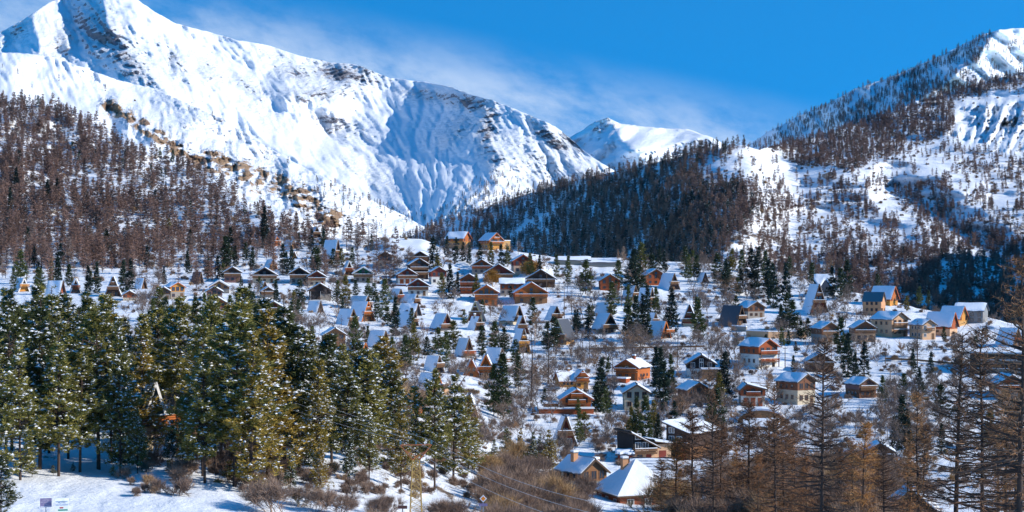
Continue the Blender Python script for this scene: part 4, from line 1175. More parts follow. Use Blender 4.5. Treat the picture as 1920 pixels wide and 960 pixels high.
# twin-gabled orange chalet
def twin():
    ph = 'bright orange twin-gabled timber chalet in the village centre'
    root, w, d, h, rec, sc = aframe(911, 711, 42, 0, 45, 'orange', 'rust', ph, 'oWP')
    w2 = 25 * sc; h2 = 35 * sc; cx = -27 * sc; y0 = -.5; d2 = 7
    Box().prism([(cx - w2 * .45, 0), (cx + w2 * .45, 0), (cx + w2 * .45, h2 * .38), (cx, h2), (cx - w2 * .45, h2 * .38)], y0, y0 + d2).make('wing_wall', 'orange', root)
    rf = Box().slab((cx, h2 + .02), (cx - w2 * .56, h2 * .20), .2, y0 - .5, y0 + d2, .02).slab((cx, h2 + .02), (cx + w2 * .50, h2 * .30), .2, y0 - .5, y0 + d2, .02).make('wing_roof', 'rust', root)
    s = Box(); V, Fs = snow_slab((cx, h2 + .02), (cx - w2 * .56, h2 * .20), .25, y0 - .3, y0 + d2, .23, 3); s.add(V, Fs)
    V, Fs = snow_slab((cx, h2 + .02), (cx + w2 * .5, h2 * .3), .25, y0 - .3, y0 + d2, .23, 4); s.add(V, Fs); s.make('snow', 'snow', rf)
    for sx in (-.2, .2): window(root, cx + sx * w2, y0, h2 * .42, .7, 1.0, 'frame_wood')
    window(root, cx, y0, h2 * .1, .9, 1.1, 'frame_wood')
twin()
# side-on buildings: long wall and roof plane towards the camera
def longhouse(cx, base, lpx, dep, hpx, wall, low, phrase, opt='', pitch=25, yawdeg=0, D=None, name='chalet', cat='chalet', lowf=.5, ridgey=None):
    p = near.at(cx, base) if D is None else P(cx, base, D); sc = float(p[1]) / F
    L_ = lpx * sc; h = hpx * sc
    rz = math.radians(90 - yawdeg) - math.atan((cx - 960) / F)
    w = dep; root = root_at(name, Vector(p), rz - math.pi, phrase, cat); HOUSES.append((cx, base, lpx, hpx, phrase))
    # local: gables face -Y; the long wall at x = +w/2 faces the camera after the turn
    x0, x1 = -w, 0.0
    rise = w / 2 * math.tan(math.radians(pitch)); eave = max(h - rise, .3 * h); zl = eave * lowf
    y0, y1 = -L_ / 2, L_ / 2
    xm = -w / 2
    Box().box(x0, x1, y0, y1, -4, zl).make('ground_floor', low, root)
    Box().prism([(x0 - .05, zl + .003), (x1 + .05, zl + .003), (x1 + .05, eave), (xm, h), (x0 - .05, eave)], y0 - .05, y1 + .05).make('wall', wall, root)
    ov = .6
    kk = (math.hypot(w / 2, h - eave) + ov) / math.hypot(w / 2, h - eave)
    eR = (xm + (w / 2) * kk, h - (h - eave) * kk); eL = (xm - (w / 2) * kk, eR[1])
    rf = Box().slab((xm, h), eR, .2, y0 - ov, y1 + ov, .02).slab((xm, h), eL, .2, y0 - ov, y1 + ov, .02).make('roof', 'slate', root)
    s = Box()
    if 's' in opt:
        n = 7
        for i in range(n):      # snow caught between standing seams
            a = (xm + (eR[0] - xm) * (i / n + .015), h + (eR[1] - h) * (i / n + .015)); b = (xm + (eR[0] - xm) * ((i + .86) / n), h + (eR[1] - h) * ((i + .86) / n))
            V, Fs = snow_slab(a, b, .18, y0 - ov, y1 + ov, .225, 50 + i, ragged=.1); s.add(V, Fs)
    else:
        V, Fs = snow_slab((xm, h), eR, .3, y0 - ov, y1 + ov, .225, 20, bare=.5 if 'h' in opt else 0); s.add(V, Fs)
    V, Fs = snow_slab((xm, h), eL, .3, y0 - ov, y1 + ov, .225, 21); s.add(V, Fs)
    s.make('snow', 'snow', rf)
    n = max(2, int(lpx / 11))
    for i in range(n):
        yy2 = y0 + L_ * (i + .5) / n
        if zl > 1.6: window(root, 0.0, yy2, zl * .3, 1.0, min(1.2, zl * .5), 'frame_wood', side=1, cross=False)
        if eave - zl > 1.3: window(root, .05, yy2, zl + .3, 1.0, min(1.2, eave - zl - .5), 'frame_wood', side=1, cross=False)
    return root, L_, w, h, eave, sc
# ------------------------------------------------------------------ buildings of their own kind
longhouse(960, 553, 44, 8, 30, 'rust', 'stone', 'long red chalet seen side-on under a flat white roof')
longhouse(1816, 606, 52, 10, 36, 'grey', 'grey', 'long grey building with snowy roof and red balcony end', yawdeg=10)
longhouse(1546, 556, 34, 9, 41, 'greywood', 'grey', 'grey metal-sided building with half snowy steep roof', 'h', pitch=48)
longhouse(1075, 497, 62, 10, 15, 'concrete', 'concrete', 'low snow-covered building at the head of the lane', pitch=16)
longhouse(1128, 501, 74, 10, 16, 'grey', 'concrete', 'long low building with snowy roof beside a pale poplar', pitch=18)
longhouse(1224, 915, 76, 11, 46, 'beige', 'stone', 'building with ribbed snow-striped roof behind the pyramid roof', 's', pitch=26, name='house', cat='house')
longhouse(1428, 806, 60, 7, 16, 'stone', 'stone', 'low stone shed under a snowy roof above the bare larches', pitch=20, name='shed', cat='shed')
longhouse(1172, 869, 26, 3.2, 22, 'red', 'brown', 'little red shed with snowy roof left of the black-fronted house', pitch=18, name='shed', cat='shed')
# concrete block with balconies at the right edge
def block():
    p = near.at(1885, 700); sc = float(p[1]) / F; ph = 'long dark concrete apartment block at the right edge'
    root = root_at('apartment_block', Vector(p), -math.atan((1885 - 960) / F), ph, 'building'); HOUSES.append((1885, 700, 130, 38, ph))
    L_ = 128 * sc; h = 36 * sc
    Box().box(-L_ / 2, L_ / 2, 0, 11, -4, h).make('wall', 'darkstone', root)
    rf = Box().box(-L_ / 2 - .4, L_ / 2 + .4, -1.3, 11.4, h + .003, h + .25).make('roof', 'concrete', root)
    Box().box(-L_ / 2 - .2, L_ / 2 + .2, -1.1, 11.2, h + .254, h + .6).make('snow', 'snow', rf)
    for k in range(2):
        z = .4 + k * (h - .6) / 2
        balcony(root, -L_ / 2 + 2, L_ / 2, -.01, z, 1.2, 'grey', 'concrete')
        for i in range(10): window(root, -L_ / 2 + 3 + i * (L_ - 5) / 9.5, 0, z + .2, 1.5, 1.6, 'frame_wood')
block()
# pyramid-roofed house in the near valley
def pyramid():
    ph = 'brick-red house with great snowy pyramid roof and orange chimney'
    D = 262.0; p = Vector(P(1192, 968, D)); sc = D / F
    th = math.radians(24); rz = th - math.atan((1192 - 960) / F)
    root = root_at('pyramid_roof_house', p, rz, ph, 'house'); HOUSES.append((1190, 968, 125, 100, ph))
    S = 5.5; ze = 48 * sc; za = 106 * sc
    Box().box(-S + .7, S - .7, -S + .7, S - .7, -5, ze).make('wall', 'brick', root)
    e = [(-S, -S), (S, -S), (S, S), (-S, S)]
    b = Box(); b.add([(x, y, ze) for x, y in e] + [(x, y, ze - .25) for x, y in e] + [(0, 0, za)], [(0, 1, 8), (1, 2, 8), (2, 3, 8), (3, 0, 8), (0, 4, 5, 1), (1, 5, 6, 2), (2, 6, 7, 3), (3, 7, 4, 0), (7, 6, 5, 4)])
    rf = b.make('roof', 'roofedge', root)
    # snow: each face a softly uneven sheet
    s = Box(); rr = random.Random(3); n = 9
    for f in range(4):
        a = Vector((e[f][0], e[f][1], ze)); c = Vector((e[(f + 1) % 4][0], e[(f + 1) % 4][1], ze)); t = Vector((0, 0, za))
        nn = (c - a).cross(t - a).normalized(); V = []; idx = {}
        for i in range(n + 1):
            for j in range(n + 1 - i):
                u, v = i / n, j / n
                q = a * (1 - u - v) + c * u + t * v
                edge = min(u, 1 - u - v, v * 3)
                q = q + nn * (.16 + .05 * math.sin(u * 16 + v * 4 + f) * (edge > .01)) if edge > .01 else q * 1 + nn * .0 + Vector((0, 0, .19))
                idx[(i, j)] = len(V); V.append(q)
        Fs = []
        for i in range(n):
            for j in range(n - i):
                Fs.append((idx[(i, j)], idx[(i + 1, j)], idx[(i, j + 1)]))
                if j < n - i - 1: Fs.append((idx[(i + 1, j)], idx[(i + 1, j + 1)], idx[(i, j + 1)]))
        s.add(V, Fs)
        lo = [a, c, c + Vector((0, 0, .19)), a + Vector((0, 0, .19))]; s.add([q * 1.004 for q in lo], [(0, 1, 2, 3)])
    s.make('snow', 'snow', rf)
    chimney(root, -1.6, .9, ze + 1.6, za + .15, .95, 'peach')
    for sx in (-.55, 0, .55): window(root, sx * S, -S + .7, ze - 1.9, 1.2, 1.3, 'frame_white')
    for q in (-.5, .1, .6): window(root, -S + .7, q * S, ze - 1.9, 1.1, 1.2, 'frame_white', side=-1)
    balcony(root, -S * .5, S * .8, -S + .7, ze - 3.0, 1.3, 'brick', 'brick')
pyramid()
# brown chalet with two chimneys left of it
r = chalet(1113, 930, 56, 46, 68, 'tan', 'stone', 'brown gabled house with blue snowy roof and two chimneys', '-A', pitch=38, D=268)
chimney(r[0], -1.2, r[2] * .55, r[3] - 1.2, r[3] + .9, .9, 'peach'); chimney(r[0], 2.2, r[2] * .35, r[4] + .9, r[3] - .3, .9, 'peach')
# black-fronted houses below the centre firs: mono-pitch roofs falling to the right
def mono(gx, base, wpx, hpx, hr_px, dep, yawdeg, ph, wall, low, D=None, annex=False):
    p = near.at(gx, base) if D is None else P(gx, base, D); sc = float(p[1]) / F
    rz = math.radians(yawdeg) - math.atan((gx - 960) / F)
    root = root_at('house', Vector(p), rz, ph, 'house'); HOUSES.append((gx, base, wpx, hpx, ph))
    w = wpx * sc / math.cos(math.radians(yawdeg)); h = hpx * sc; h2 = hr_px * sc; zl = h * .36
    Box().box(-w / 2, w / 2, 0, dep, -4, zl).make('ground_floor', low, root)
    Box().prism([(-w / 2 - .06, zl + .003), (w / 2 + .06, zl + .003), (w / 2 + .06, h2), (-w / 2 - .06, h)], -.06, dep + .05).make('wall', wall, root)
    m = (h2 - h) / w
    a = (-w / 2 - .7, h - m * .7 + .0); b = (w / 2 + .8, h2 + m * .8)
    rf = Box().slab(a, b, .2, -.9, dep + .6, .02).make('roof', 'roofedge', root)
    V, Fs = snow_slab(a, b, .28, -.9, dep + .6, .225, 77); Box().add(V, Fs).make('snow', 'snow', rf)
    for sx in (-.28, .05): window(root, sx * w, -.06, zl + .5, 1.3, 1.7, 'frame_white')
    window(root, -.28 * w, -.06, zl + 2.7, 1.3, 1.2, 'frame_white')
    balcony(root, -w / 2, w / 2, -.065, zl + .05, 1.0, 'trim', 'rail')
    door(root, w * .2, 0, .05, 1.1, 2.1, 'red'); window(root, -w * .2, 0, .6, 1.2, 1.3, 'frame_wood')
    if annex:
        ax0 = w / 2 + .07; aw = 34 * sc; ah = 34 * sc
        Box().box(ax0, ax0 + aw, .8, dep - .5, -4, ah).make('annex', 'beige', root)
        a = (ax0 - .02, ah + .5); b = (ax0 + aw + .7, ah - .1)
        rf = Box().slab(a, b, .18, .2, dep, .02).make('annex_roof', 'roofedge', root)
        V, Fs = snow_slab(a, b, .28, .2, dep, .205, 79); Box().add(V, Fs).make('snow', 'snow', rf)
        door(root, ax0 + aw * .5, .8, .05, 1.5, 2.3, 'red')
    return root
mono(1208, 869, 42, 54, 31, 8.5, 22, 'black-fronted house with tilted snow roof and sandy annex', 'black', 'beige', annex=True)
mono(1272, 862, 44, 66, 50, 12, -30, 'dark house with white windows and long snow roof behind bare larches', 'dark', 'tan')
# cross-winged yellow chalet
def crosswing():
    ph = 'yellow timber chalet with two crossing gables beside a parked car'
    root, w, d, h, e, sc = chalet(1092, 729, 26, 8, 33, 'orange', 'amber', ph, 'oU', pitch=45)
    L_ = 30 * sc
    x1 = -w / 2 - .07; x0 = x1 - L_; y0, y1 = .6, 6.2; ym = (y0 + y1) / 2; hh = 30 * sc; ee = 17 * sc
    b = Box(); b.add([(x0, y0, -3), (x0, y1, -3), (x0, y1, ee), (x0, ym, hh), (x0, y0, ee), (x1, y0, -3), (x1, y1, -3), (x1, y1, ee), (x1, ym, hh), (x1, y0, ee)],
        [(4, 3, 2, 1, 0), (5, 6, 7, 8, 9), (0, 5, 9, 4), (1, 2, 7, 6), (4, 9, 8, 3), (3, 8, 7, 2), (0, 1, 6, 5)])
    b.make('wing', 'amber', root)
    s = Box(); q = Box()
    for (ya, za_) in ((y0 - .6, ee - .6), (y1 + .6, ee - .6)):
        for (bb, t0, t1) in ((q, .02, .2), (s, .205, .5)):
            V = [(x0 - .5, ym, hh + t0), (x1, ym, hh + t0), (x1, ya, za_ + t0), (x0 - .5, ya, za_ + t0), (x0 - .5, ym, hh + t1), (x1, ym, hh + t1), (x1, ya, za_ + t1), (x0 - .5, ya, za_ + t1)]
            bb.add(V, [(0, 1, 2, 3), (4, 7, 6, 5), (3, 2, 6, 7), (0, 3, 7, 4), (1, 5, 6, 2)])
    rf = q.make('wing_roof', 'rust', root); s.make('snow', 'snow', rf)
    for i in range(3): window(root, x0 + L_ * (.25 + .25 * i), y0, 1.0, .8, 1.3, 'frame_wood')
    chimney(root, -w / 2 - L_ * .3, ym, hh - .5, hh + .8, .6, 'peach')
crosswing()
# annexes that belong to listed chalets
def add_box(ph, x0, x1, y0, y1, z0, z1, wall, name='annex', snow=True):
    root, w, d, h = SPECIAL[ph][:4]; sc = SPECIAL[ph][-1]
    o = Box().box(x0 * sc, x1 * sc, y0, y1, z0, z1 * sc).make(name, wall, root)
    if snow: Box().box(x0 * sc - .2, x1 * sc + .2, y0 - .2, y1 + .1, z1 * sc + .003, z1 * sc + .32).make('snow', 'snow', o)
add_box('large yellow and orange lodge on the highest knoll', 17, 34, 1.5, 8, -3, 17, 'yellow')
add_box('broad orange chalet with side terrace', -58, -33, .5, 6, -3, 16, 'orange', 'side_wing')
add_box('broad orange chalet with side terrace', -72, 30, -2.6, -.5, -3, 8, 'rust', 'terrace')
add_box('orange chalet with long snow roof and brick chimney', -26, 12, -4.5, -1.8, -4, 4, 'rust', 'terrace')
add_box('black-green chalet with white framed windows and timber terrace', 0, 40, -3.5, -.1, -3, 16, 'tan', 'terrace')
add_box('pinkish timber chalet with balcony and snowy annex', 19, 46, 1, 6, -3, 8, 'beige')
r = SPECIAL['orange chalet with long snow roof and brick chimney']; chimney(r[0], r[1] * .1, r[2] * .4, r[3] - 1.5, r[3] + 1.0, .8, 'brick')
# the pale A-frame with terrace wing, the small orange one below it and the half hidden one
aframe(820, 740, 22, 28, 39, 'tan', 'cream', 'A-frame with pale terrace wing above the big snowy pine', 'oB')
ph = 'A-frame with pale terrace wing above the big snowy pine'
def wing():
    root = [o for o in bpy.data.objects if o.get('label') == ph][0]; sc = float(root.location[1]) / F
    o = Box().box(9 * sc, 32 * sc, 0, 4.5, -3, 20 * sc).make('terrace', 'beige', root); Box().box(9 * sc - .1, 32 * sc + .2, -.2, 4.6, 20 * sc + .003, 20 * sc + .4).make('snow', 'snow', o)
wing()
chalet(784, 777, 22, 22, 31, 'orange', 'orange', 'small orange cabin peeping out among the snowy pines', 'oA', pitch=44)
aframe(880, 780, 30, 0, 40, 'red', 'brown', 'red A-frame with jutting balcony half hidden by a big pine', '-x')
# the A-frame in the pine wood on the near bank
def woodhouse():
    ph = 'pale A-frame on stilts with orange timber deck inside the near pine wood'
    D = 176.0; p = Vector(P(284, 832, D)); sc = D / F
    th = math.radians(38); rz = th - math.atan((284 - 960) / F)
    root = root_at('a_frame_chalet', p, rz, ph, 'chalet'); HOUSES.append((284, 832, 60, 115, ph))
    w = 3.6; d = 4.6; h = 116 * sc; b = 2.0
    Box().prism([(-w / 2 + .12, b), (w / 2 - .12, b), (0, h - .25)], .8, d).make('wall', 'cream', root)
    Box().box(-w / 2 + .5, w / 2 - .6, 1.2, d - .1, -3, b - .003).make('foundation', 'cream', root)
    roof_pair(root, w, d, h, b * .95, .7, .3, .2, .16, .12, 'metal_roof', True, 9, bareL=.5, bareR=.3, edge='frame_white')
    dk = balcony(root, -w / 2 - .6, w / 2 + 1.4, .8, b + .15, 1.7, 'orange', 'orange', posts=-1.5)
    for z in (b + 1.2, b + 2.6): window(root, .1, .8, z, .7, 1.0, 'frame_wood')
woodhouse()
# tiny houses on the far right hillside
for (x_, r_, w_) in ((1557, 330, 20), (1733, 341, 13)):
    lab = 'tiny snow-roofed hut alone on the far right hillside meadow' if w_ == 20 else 'tiny brown hut between larches on the far right hillside'
    p, w, d, h, yaw, rz, sc = frame_for(x_, r_, w_, 6, 8, sheet=mid)
    root = root_at('hut', p, rz, lab, 'hut'); HOUSES.append((x_, r_, w_, 8, lab))
    Box().prism([(-w / 2, -2), (w / 2, -2), (w / 2, h * .5), (0, h), (-w / 2, h * .5)], 0, d).make('wall', 'brown' if w_ == 13 else 'grey', root)
    roof_pair(root, w, d, h, h * .5, .5, .5, .5, .2, .4, 'slate', True, 1)
# ------------------------------------------------------------------ trees one by one
USED = {}
def short(ph, n=10): return ' '.join(ph.split()[:n])
def rel_label(kind, px, row, hpx, sizes=('small', 'medium', 'tall')):
    """a label that names the nearest building; when taken, says more until it is the only one"""
    c = sorted(HOUSES, key=lambda h: (h[0] - px) ** 2 + ((h[1] - row) * 1.3) ** 2)[:7]
    sz = sizes[0] if hpx < 45 else (sizes[1] if hpx < 80 else sizes[2])
    for att in range(4):
        for h in c:
            dx = px - h[0]; dy = row - h[1]
            rel = ('left of' if dx < 0 else 'right of') if abs(dx) > h[2] * .5 else ('in front of' if dy > 0 else 'behind')
            if att == 1: rel = ('just ' if math.hypot(dx, dy) < 45 else 'further ') + rel
            if att == 2: rel = ('lower ' if dy > 0 else 'higher ') + rel
            if att == 3: rel = ('lower ' if dy > 0 else 'higher ') + ('near ' if math.hypot(dx, dy) < 60 else 'far ') + rel
            hp = h[4].split()
            lab = ' '.join((f'{sz} {kind} {rel} the ' + ' '.join(hp)).split()[:16])
            while lab.split()[-1] in ('the', 'and', 'with', 'of', 'under', 'on', 'a', 'its', 'in', 'by', 'left', 'right', 'at', 'beside', 'to', 'behind', 'below', 'just', 'from', 'over', 'two', 'three', 'above', 'near'): lab = ' '.join(lab.split()[:-1])
            if lab not in USED: USED[lab] = 1; return lab
    q = 'leftmost' if px < c[0][0] else 'rightmost'
    lab = ' '.join(f'{sz} {kind} at the {q} edge of its clump by the {c[0][4]}'.split()[:16]); USED[lab] = 1
    return lab
tr_ = random.Random(21)
def put(kind, protos, px, row, hpx, base_h, cat, words, group, wide=1.0, D=None, tilt=0.0, label=None):
    p = near.at(px, row) if D is None else P(px, row, D)
    h = hpx * float(p[1]) / F; s = h / (base_h - .4)
    pr = protos if isinstance(protos, dict) else protos[tr_.randrange(len(protos))]
    return place(kind, pr, Vector(p), s, tr_.uniform(0, 6.28), label or rel_label(words, px, row, hpx), cat, group, sxy=s * wide * tr_.uniform(.9, 1.1), tilt=tilt)
VILL = """496 465 78 f;530 507 50 f;546 517 56 f;584 470 40 f;606 474 46 f;625 505 42 p;640 502 40 p;487 548 32 p;452 542 26 p;562 578 58 p;551 587 46 p;560 602 44 p;518 572 48 f;468 572 44 p;476 592 48 p;
633 572 50 p;648 578 66 p;667 562 40 p;690 562 44 p;722 586 68 p;708 602 52 p;741 630 74 f;812 506 62 f;820 524 48 p;838 482 40 f;855 492 46 f;868 490 36 f;880 496 36 f;828 558 50 p;844 560 66 f;858 556 46 f;893 562 52 p;
900 500 44 f;921 500 50 p;940 502 44 f;952 500 42 p;994 517 46 p;1043 520 46 p;1065 532 56 p;1098 552 70 p;905 592 34 p;999 610 56 p;546 602 40 p;586 652 44 p;666 674 88 p;690 646 38 p;726 612 40 p;
772 624 50 p;776 684 84 p;760 694 72 p;822 666 56 p;836 694 78 p;851 664 68 p;801 672 44 p;904 670 64 p;928 664 66 p;946 668 58 p;967 694 62 p;943 786 132 p;926 780 104 p;1026 660 62 p;1038 660 72 p;
1148 594 70 p;1187 562 94 f;1178 606 76 p;1192 644 96 p;1178 644 80 p;1206 644 92 f;1214 600 66 f;1230 594 60 p;1200 560 70 p;1258 630 90 f;1216 640 56 p;1309 644 92 p;1306 602 50 p;1236 508 48 f;1220 508 46 f;1246 512 42 f;1290 528 56 p;1306 526 52 p;1160 544 60 p;
1345 532 62 p;1362 537 50 p;1373 512 50 p;1390 522 58 p;1408 542 76 f;1416 562 82 f;1450 578 84 f;1474 574 80 f;1380 592 40 p;1476 604 60 p;1464 618 50 p;1440 556 70 f;1588 560 78 p;1576 562 64 p;1577 684 96 p;1590 708 84 f;1621 706 66 f;1604 712 52 f;
1560 560 60 f;1488 700 36 p;1502 640 42 p;1646 548 36 p;1700 584 32 p;1724 574 40 p;1741 572 30 p;1436 656 32 p;1466 652 42 p;1478 648 30 p;1492 664 26 p;1380 652 30 p;1127 772 100 f;1136 782 60 p;1119 772 60 p;1237 744 92 f;1230 724 74 f;1258 742 84 p;
1244 772 96 f;1194 832 96 p;1211 838 104 p;1184 828 70 p;1226 822 78 p;1234 836 60 f;1264 804 52 f;1276 780 40 f;1358 758 98 f;1348 764 70 p;1343 826 104 p;1332 806 80 p;1086 834 74 p;1096 826 58 p;1021 764 38 p;1084 778 34 p;1691 846 104 f;1702 856 84 f;1676 850 70 f;
97 532 50 p;26 548 50 p;130 538 46 p;231 548 60 f;244 552 66 f;299 604 72 p;286 608 50 p;311 612 60 p;366 612 62 p;383 622 78 p;431 602 52 p;352 514 44 f;391 522 40 f;408 522 42 f;426 502 50 f;441 500 40 f;461 492 40 p;418 524 34 p;75 545 46 p;170 545 40 p;
19 402 50 f;31 358 44 f;90 380 44 f;107 378 44 f;52 470 44 f;64 502 40 f;113 502 46 f;200 470 40 p;275 500 38 f;356 470 40 f;316 440 34 p;155 500 38 f;560 470 34 f;300 296 22 p;324 306 28 p;343 312 18 f;660 500 40 p;1655 760 60 p;1712 700 46 f;1745 720 60 f;
1770 640 30 p;1830 650 34 p;1850 640 30 p;870 610 30 p;958 560 26 p;1110 600 30 p;1365 690 30 p;1140 700 34 p;735 680 52 p;650 720 62 f;690 705 50 f;620 700 80 p;600 712 66 p;575 690 60 p;540 700 66 p;500 640 60 p;470 650 60 p;450 640 46 p;420 650 60 p"""
for it in VILL.replace('\n', '').split(';'):
    x_, r_, h_, k_ = it.split(); x_, r_, h_ = float(x_), float(r_), float(h_)
    if k_ == 'p': put('pine_tree', VP, x_, r_, h_ * .92, 12, 'pine', 'dark green pine', 'pines standing among the chalets', wide=tr_.uniform(.9, 1.2) * (.75 if h_ > 72 else 1))
    else: put('fir_tree', VF, x_, r_, h_, 12, 'fir', 'narrow dark fir', 'firs standing among the chalets', wide=tr_.uniform(.85, 1.05))
NEARP = [(10, 885, 300), (38, 900, 260), (75, 880, 322), (110, 893, 268), (150, 885, 250), (185, 880, 300), (208, 868, 270), (226, 888, 285), (384, 906, 262), (380, 893, 300), (405, 890, 330), (376, 858, 225), (440, 912, 330), (470, 922, 300),
    (502, 900, 320), (533, 884, 330), (562, 890, 280), (592, 905, 235), (622, 872, 250), (650, 888, 215), (690, 874, 235), (722, 846, 215), (20, 792, 250), (60, 782, 246), (95, 800, 262), (130, 792, 236), (165, 782, 236), (200, 772, 224), (236, 782, 186),
    (266, 800, 226), (300, 790, 226), (336, 800, 244), (320, 772, 200), (370, 792, 226), (400, 800, 262), (430, 792, 222), (456, 806, 286), (486, 792, 236), (490, 846, 306), (520, 806, 222), (552, 806, 196), (580, 822, 206), (612, 806, 176), (640, 796, 160), (672, 800, 166),
    (815, 918, 226), (850, 898, 196), (780, 902, 190), (878, 884, 150), (742, 872, 132), (752, 922, 150), (665, 842, 196), (708, 832, 190), (735, 852, 176), (692, 905, 130), (655, 925, 120), (600, 930, 110),
    (-22, 905, 300), (-45, 860, 280), (950, 868, 66), (975, 876, 74), (1000, 884, 74), (1030, 886, 80), (1012, 872, 60), (925, 872, 50), (2, 985, 140), (22, 845, 270), (92, 850, 250), (128, 860, 235), (168, 835, 260), (222, 830, 235), (415, 850, 270), (455, 862, 300), (525, 862, 265), (575, 858, 240), (605, 868, 225), (640, 850, 200), (675, 870, 215), (50, 815, 245), (148, 815, 235), (180, 805, 225), (385, 820, 245), (445, 770, 200), (505, 775, 205), (545, 775, 180), (575, 785, 175), (284, 760, 190), (215, 800, 225), (80, 760, 225), (120, 765, 215), (0, 770, 230), (322, 884, 95), (258, 888, 130), (264, 868, 226), (338, 868, 130), (-60, 800, 250), (545, 930, 90)]
def bank_label(px, row, hpx):
    sz = 'low' if hpx < 140 else ('mid-sized' if hpx < 240 else 'tall')
    rowd = 'front row' if row > 865 else ('middle row' if row > 810 else 'back row')
    pos = 'at the far left of' if px < 60 else ('left of the wooden A-frame on' if px < 270 else ('behind the wooden A-frame on' if px < 345 and row < 820 else ('right of the wooden A-frame on' if px < 470 else ('in the middle of' if px < 600 else ('left of the lattice pylon on' if px < 775 else 'right of the lattice pylon on')))))
    return f'{sz} pine {pos} the near bank, {rowd}'
ORD = ['first', 'second', 'third', 'fourth', 'fifth', 'sixth', 'seventh', 'eighth', 'ninth', 'tenth', 'eleventh', 'twelfth']
def number_off(things):
    """trees that would share a label are told apart by their order from the left"""
    by = {}
    for o, x in things: by.setdefault(o['label'], []).append((x, o))
    for lab, l in by.items():
        if len(l) > 1:
            for i, (x, o) in enumerate(sorted(l, key=lambda t: t[0])): o['label'] = lab + ', ' + ORD[i] + ' from left'
        for x, o in l: assert len(o['label'].split()) <= 16, o['label']
BK = []
for (x_, r_, h_) in NEARP:
    BK.append((put('pine_tree', FG, x_, r_, h_, 14, 'pine', '', 'snow-dusted pines on the near bank', wide=tr_.uniform(.8, 1.15) * (.85 if 200 < x_ < 420 and r_ > 835 else 1), tilt=tr_.uniform(-.03, .03), label=bank_label(x_, r_, h_)), x_))
number_off(BK)
# more conifers wherever the village clumps thicken
for (xa, xb, ra, rb, n) in [(1100, 1560, 492, 560, 26), (400, 700, 470, 540, 16), (560, 800, 540, 700, 12), (1000, 1220, 500, 640, 10), (1380, 1520, 540, 640, 8), (1560, 1760, 640, 760, 9), (1760, 1900, 700, 860, 8), (840, 980, 600, 760, 6), (20, 330, 520, 560, 10), (420, 560, 540, 660, 8)]:
    for _ in range(n):
        x_ = tr_.uniform(xa, xb); r_ = tr_.uniform(ra, rb); h_ = tr_.uniform(28, 62) * (1 + (r_ - 500) / 600)
        bad = r_ < near.toprow(x_) + 6
        for (hx, hb, hw, hh, _p) in HOUSES:
            if r_ > hb - hh * .4 and abs(x_ - hx) < hw * .5 + h_ * .16 and r_ - h_ < hb - 2 and r_ < hb + h_: bad = True
        if bad: continue
        if tr_.random() < .5: put('pine_tree', VP, x_, r_, h_, 12, 'pine', 'dark green pine', 'pines standing among the chalets', wide=tr_.uniform(.9, 1.25))
        else: put('fir_tree', VF, x_, r_, h_, 12, 'fir', 'narrow dark fir', 'firs standing among the chalets', wide=tr_.uniform(.85, 1.05))
# bare larches in front on the right
NL = [(1541, 1080, 450, 0, 1.0), (1792, 1080, 460, 1, 1.05), (1842, 1090, 482, 2, 1.0), (1912, 1110, 640, 0, .9), (1338, 1040, 350, 1, .6), (1456, 1040, 320, 2, .7), (1885, 1060, 340, 1, 1.0), (1660, 1070, 250, 2, .9), (1960, 1080, 560, 1, 1.0), (1722, 1060, 330, 0, .8)]
for i, (x_, r_, h_, v_, wd) in enumerate(NL):
    lab = ['tallest dark bare larch left of centre in the right foreground', 'tall leaning larch with a dark trunk in the right foreground', 'tall straight larch between the leaning one and the right edge', 'highest larch reaching in at the right edge of the picture',
           'slim bare larch in front of the long snow-roofed dark house', 'pale-trunked slim larch left of the tallest dark one', 'lower spreading larch near the bottom right corner', 'low broad larch between the two tallest dark ones', 'larch at the very right edge, mostly outside the picture', 'thin larch left of the leaning dark one'][i]
    put('larch_tree', LF[v_], x_, r_, h_, 18, 'larch', '', 'bare larches in the right foreground', wide=wd, label=lab, tilt=.0)
NG_ = [(1300, 1000, 232), (1350, 990, 196), (1402, 1000, 250), (1440, 1010, 226), (1490, 1000, 196), (1512, 1015, 176), (1600, 1010, 186), (1650, 1000, 150), (1702, 1020, 190), (1732, 1000, 206), (1268, 1000, 180), (1382, 975, 150), (1580, 990, 150), (1870, 1000, 206), (1240, 990, 130),
       (1620, 1030, 240), (1470, 1020, 240), (1905, 1020, 260), (1420, 1030, 180)]
quals = ['golden brown', 'thin rusty', 'dense brown', 'fine-twigged', 'pale brown', 'reddish brown', 'bushy', 'slender']
YL = []
for i, (x_, r_, h_) in enumerate(NG_):
    side_ = 'below the long snow-roofed dark house' if x_ < 1370 else ('left of the tallest dark larch' if x_ < 1530 else ('between the tallest and the leaning larch' if x_ < 1750 else 'under the leaning larch towards the right edge'))
    YL.append((put('larch_tree', LG, x_, r_, h_, 13, 'larch', '', 'young larches along the bottom right', wide=tr_.uniform(.95, 1.3), label=f'{"taller" if h_ > 205 else "lower"} brown young larch {side_}'), x_))
number_off(YL)
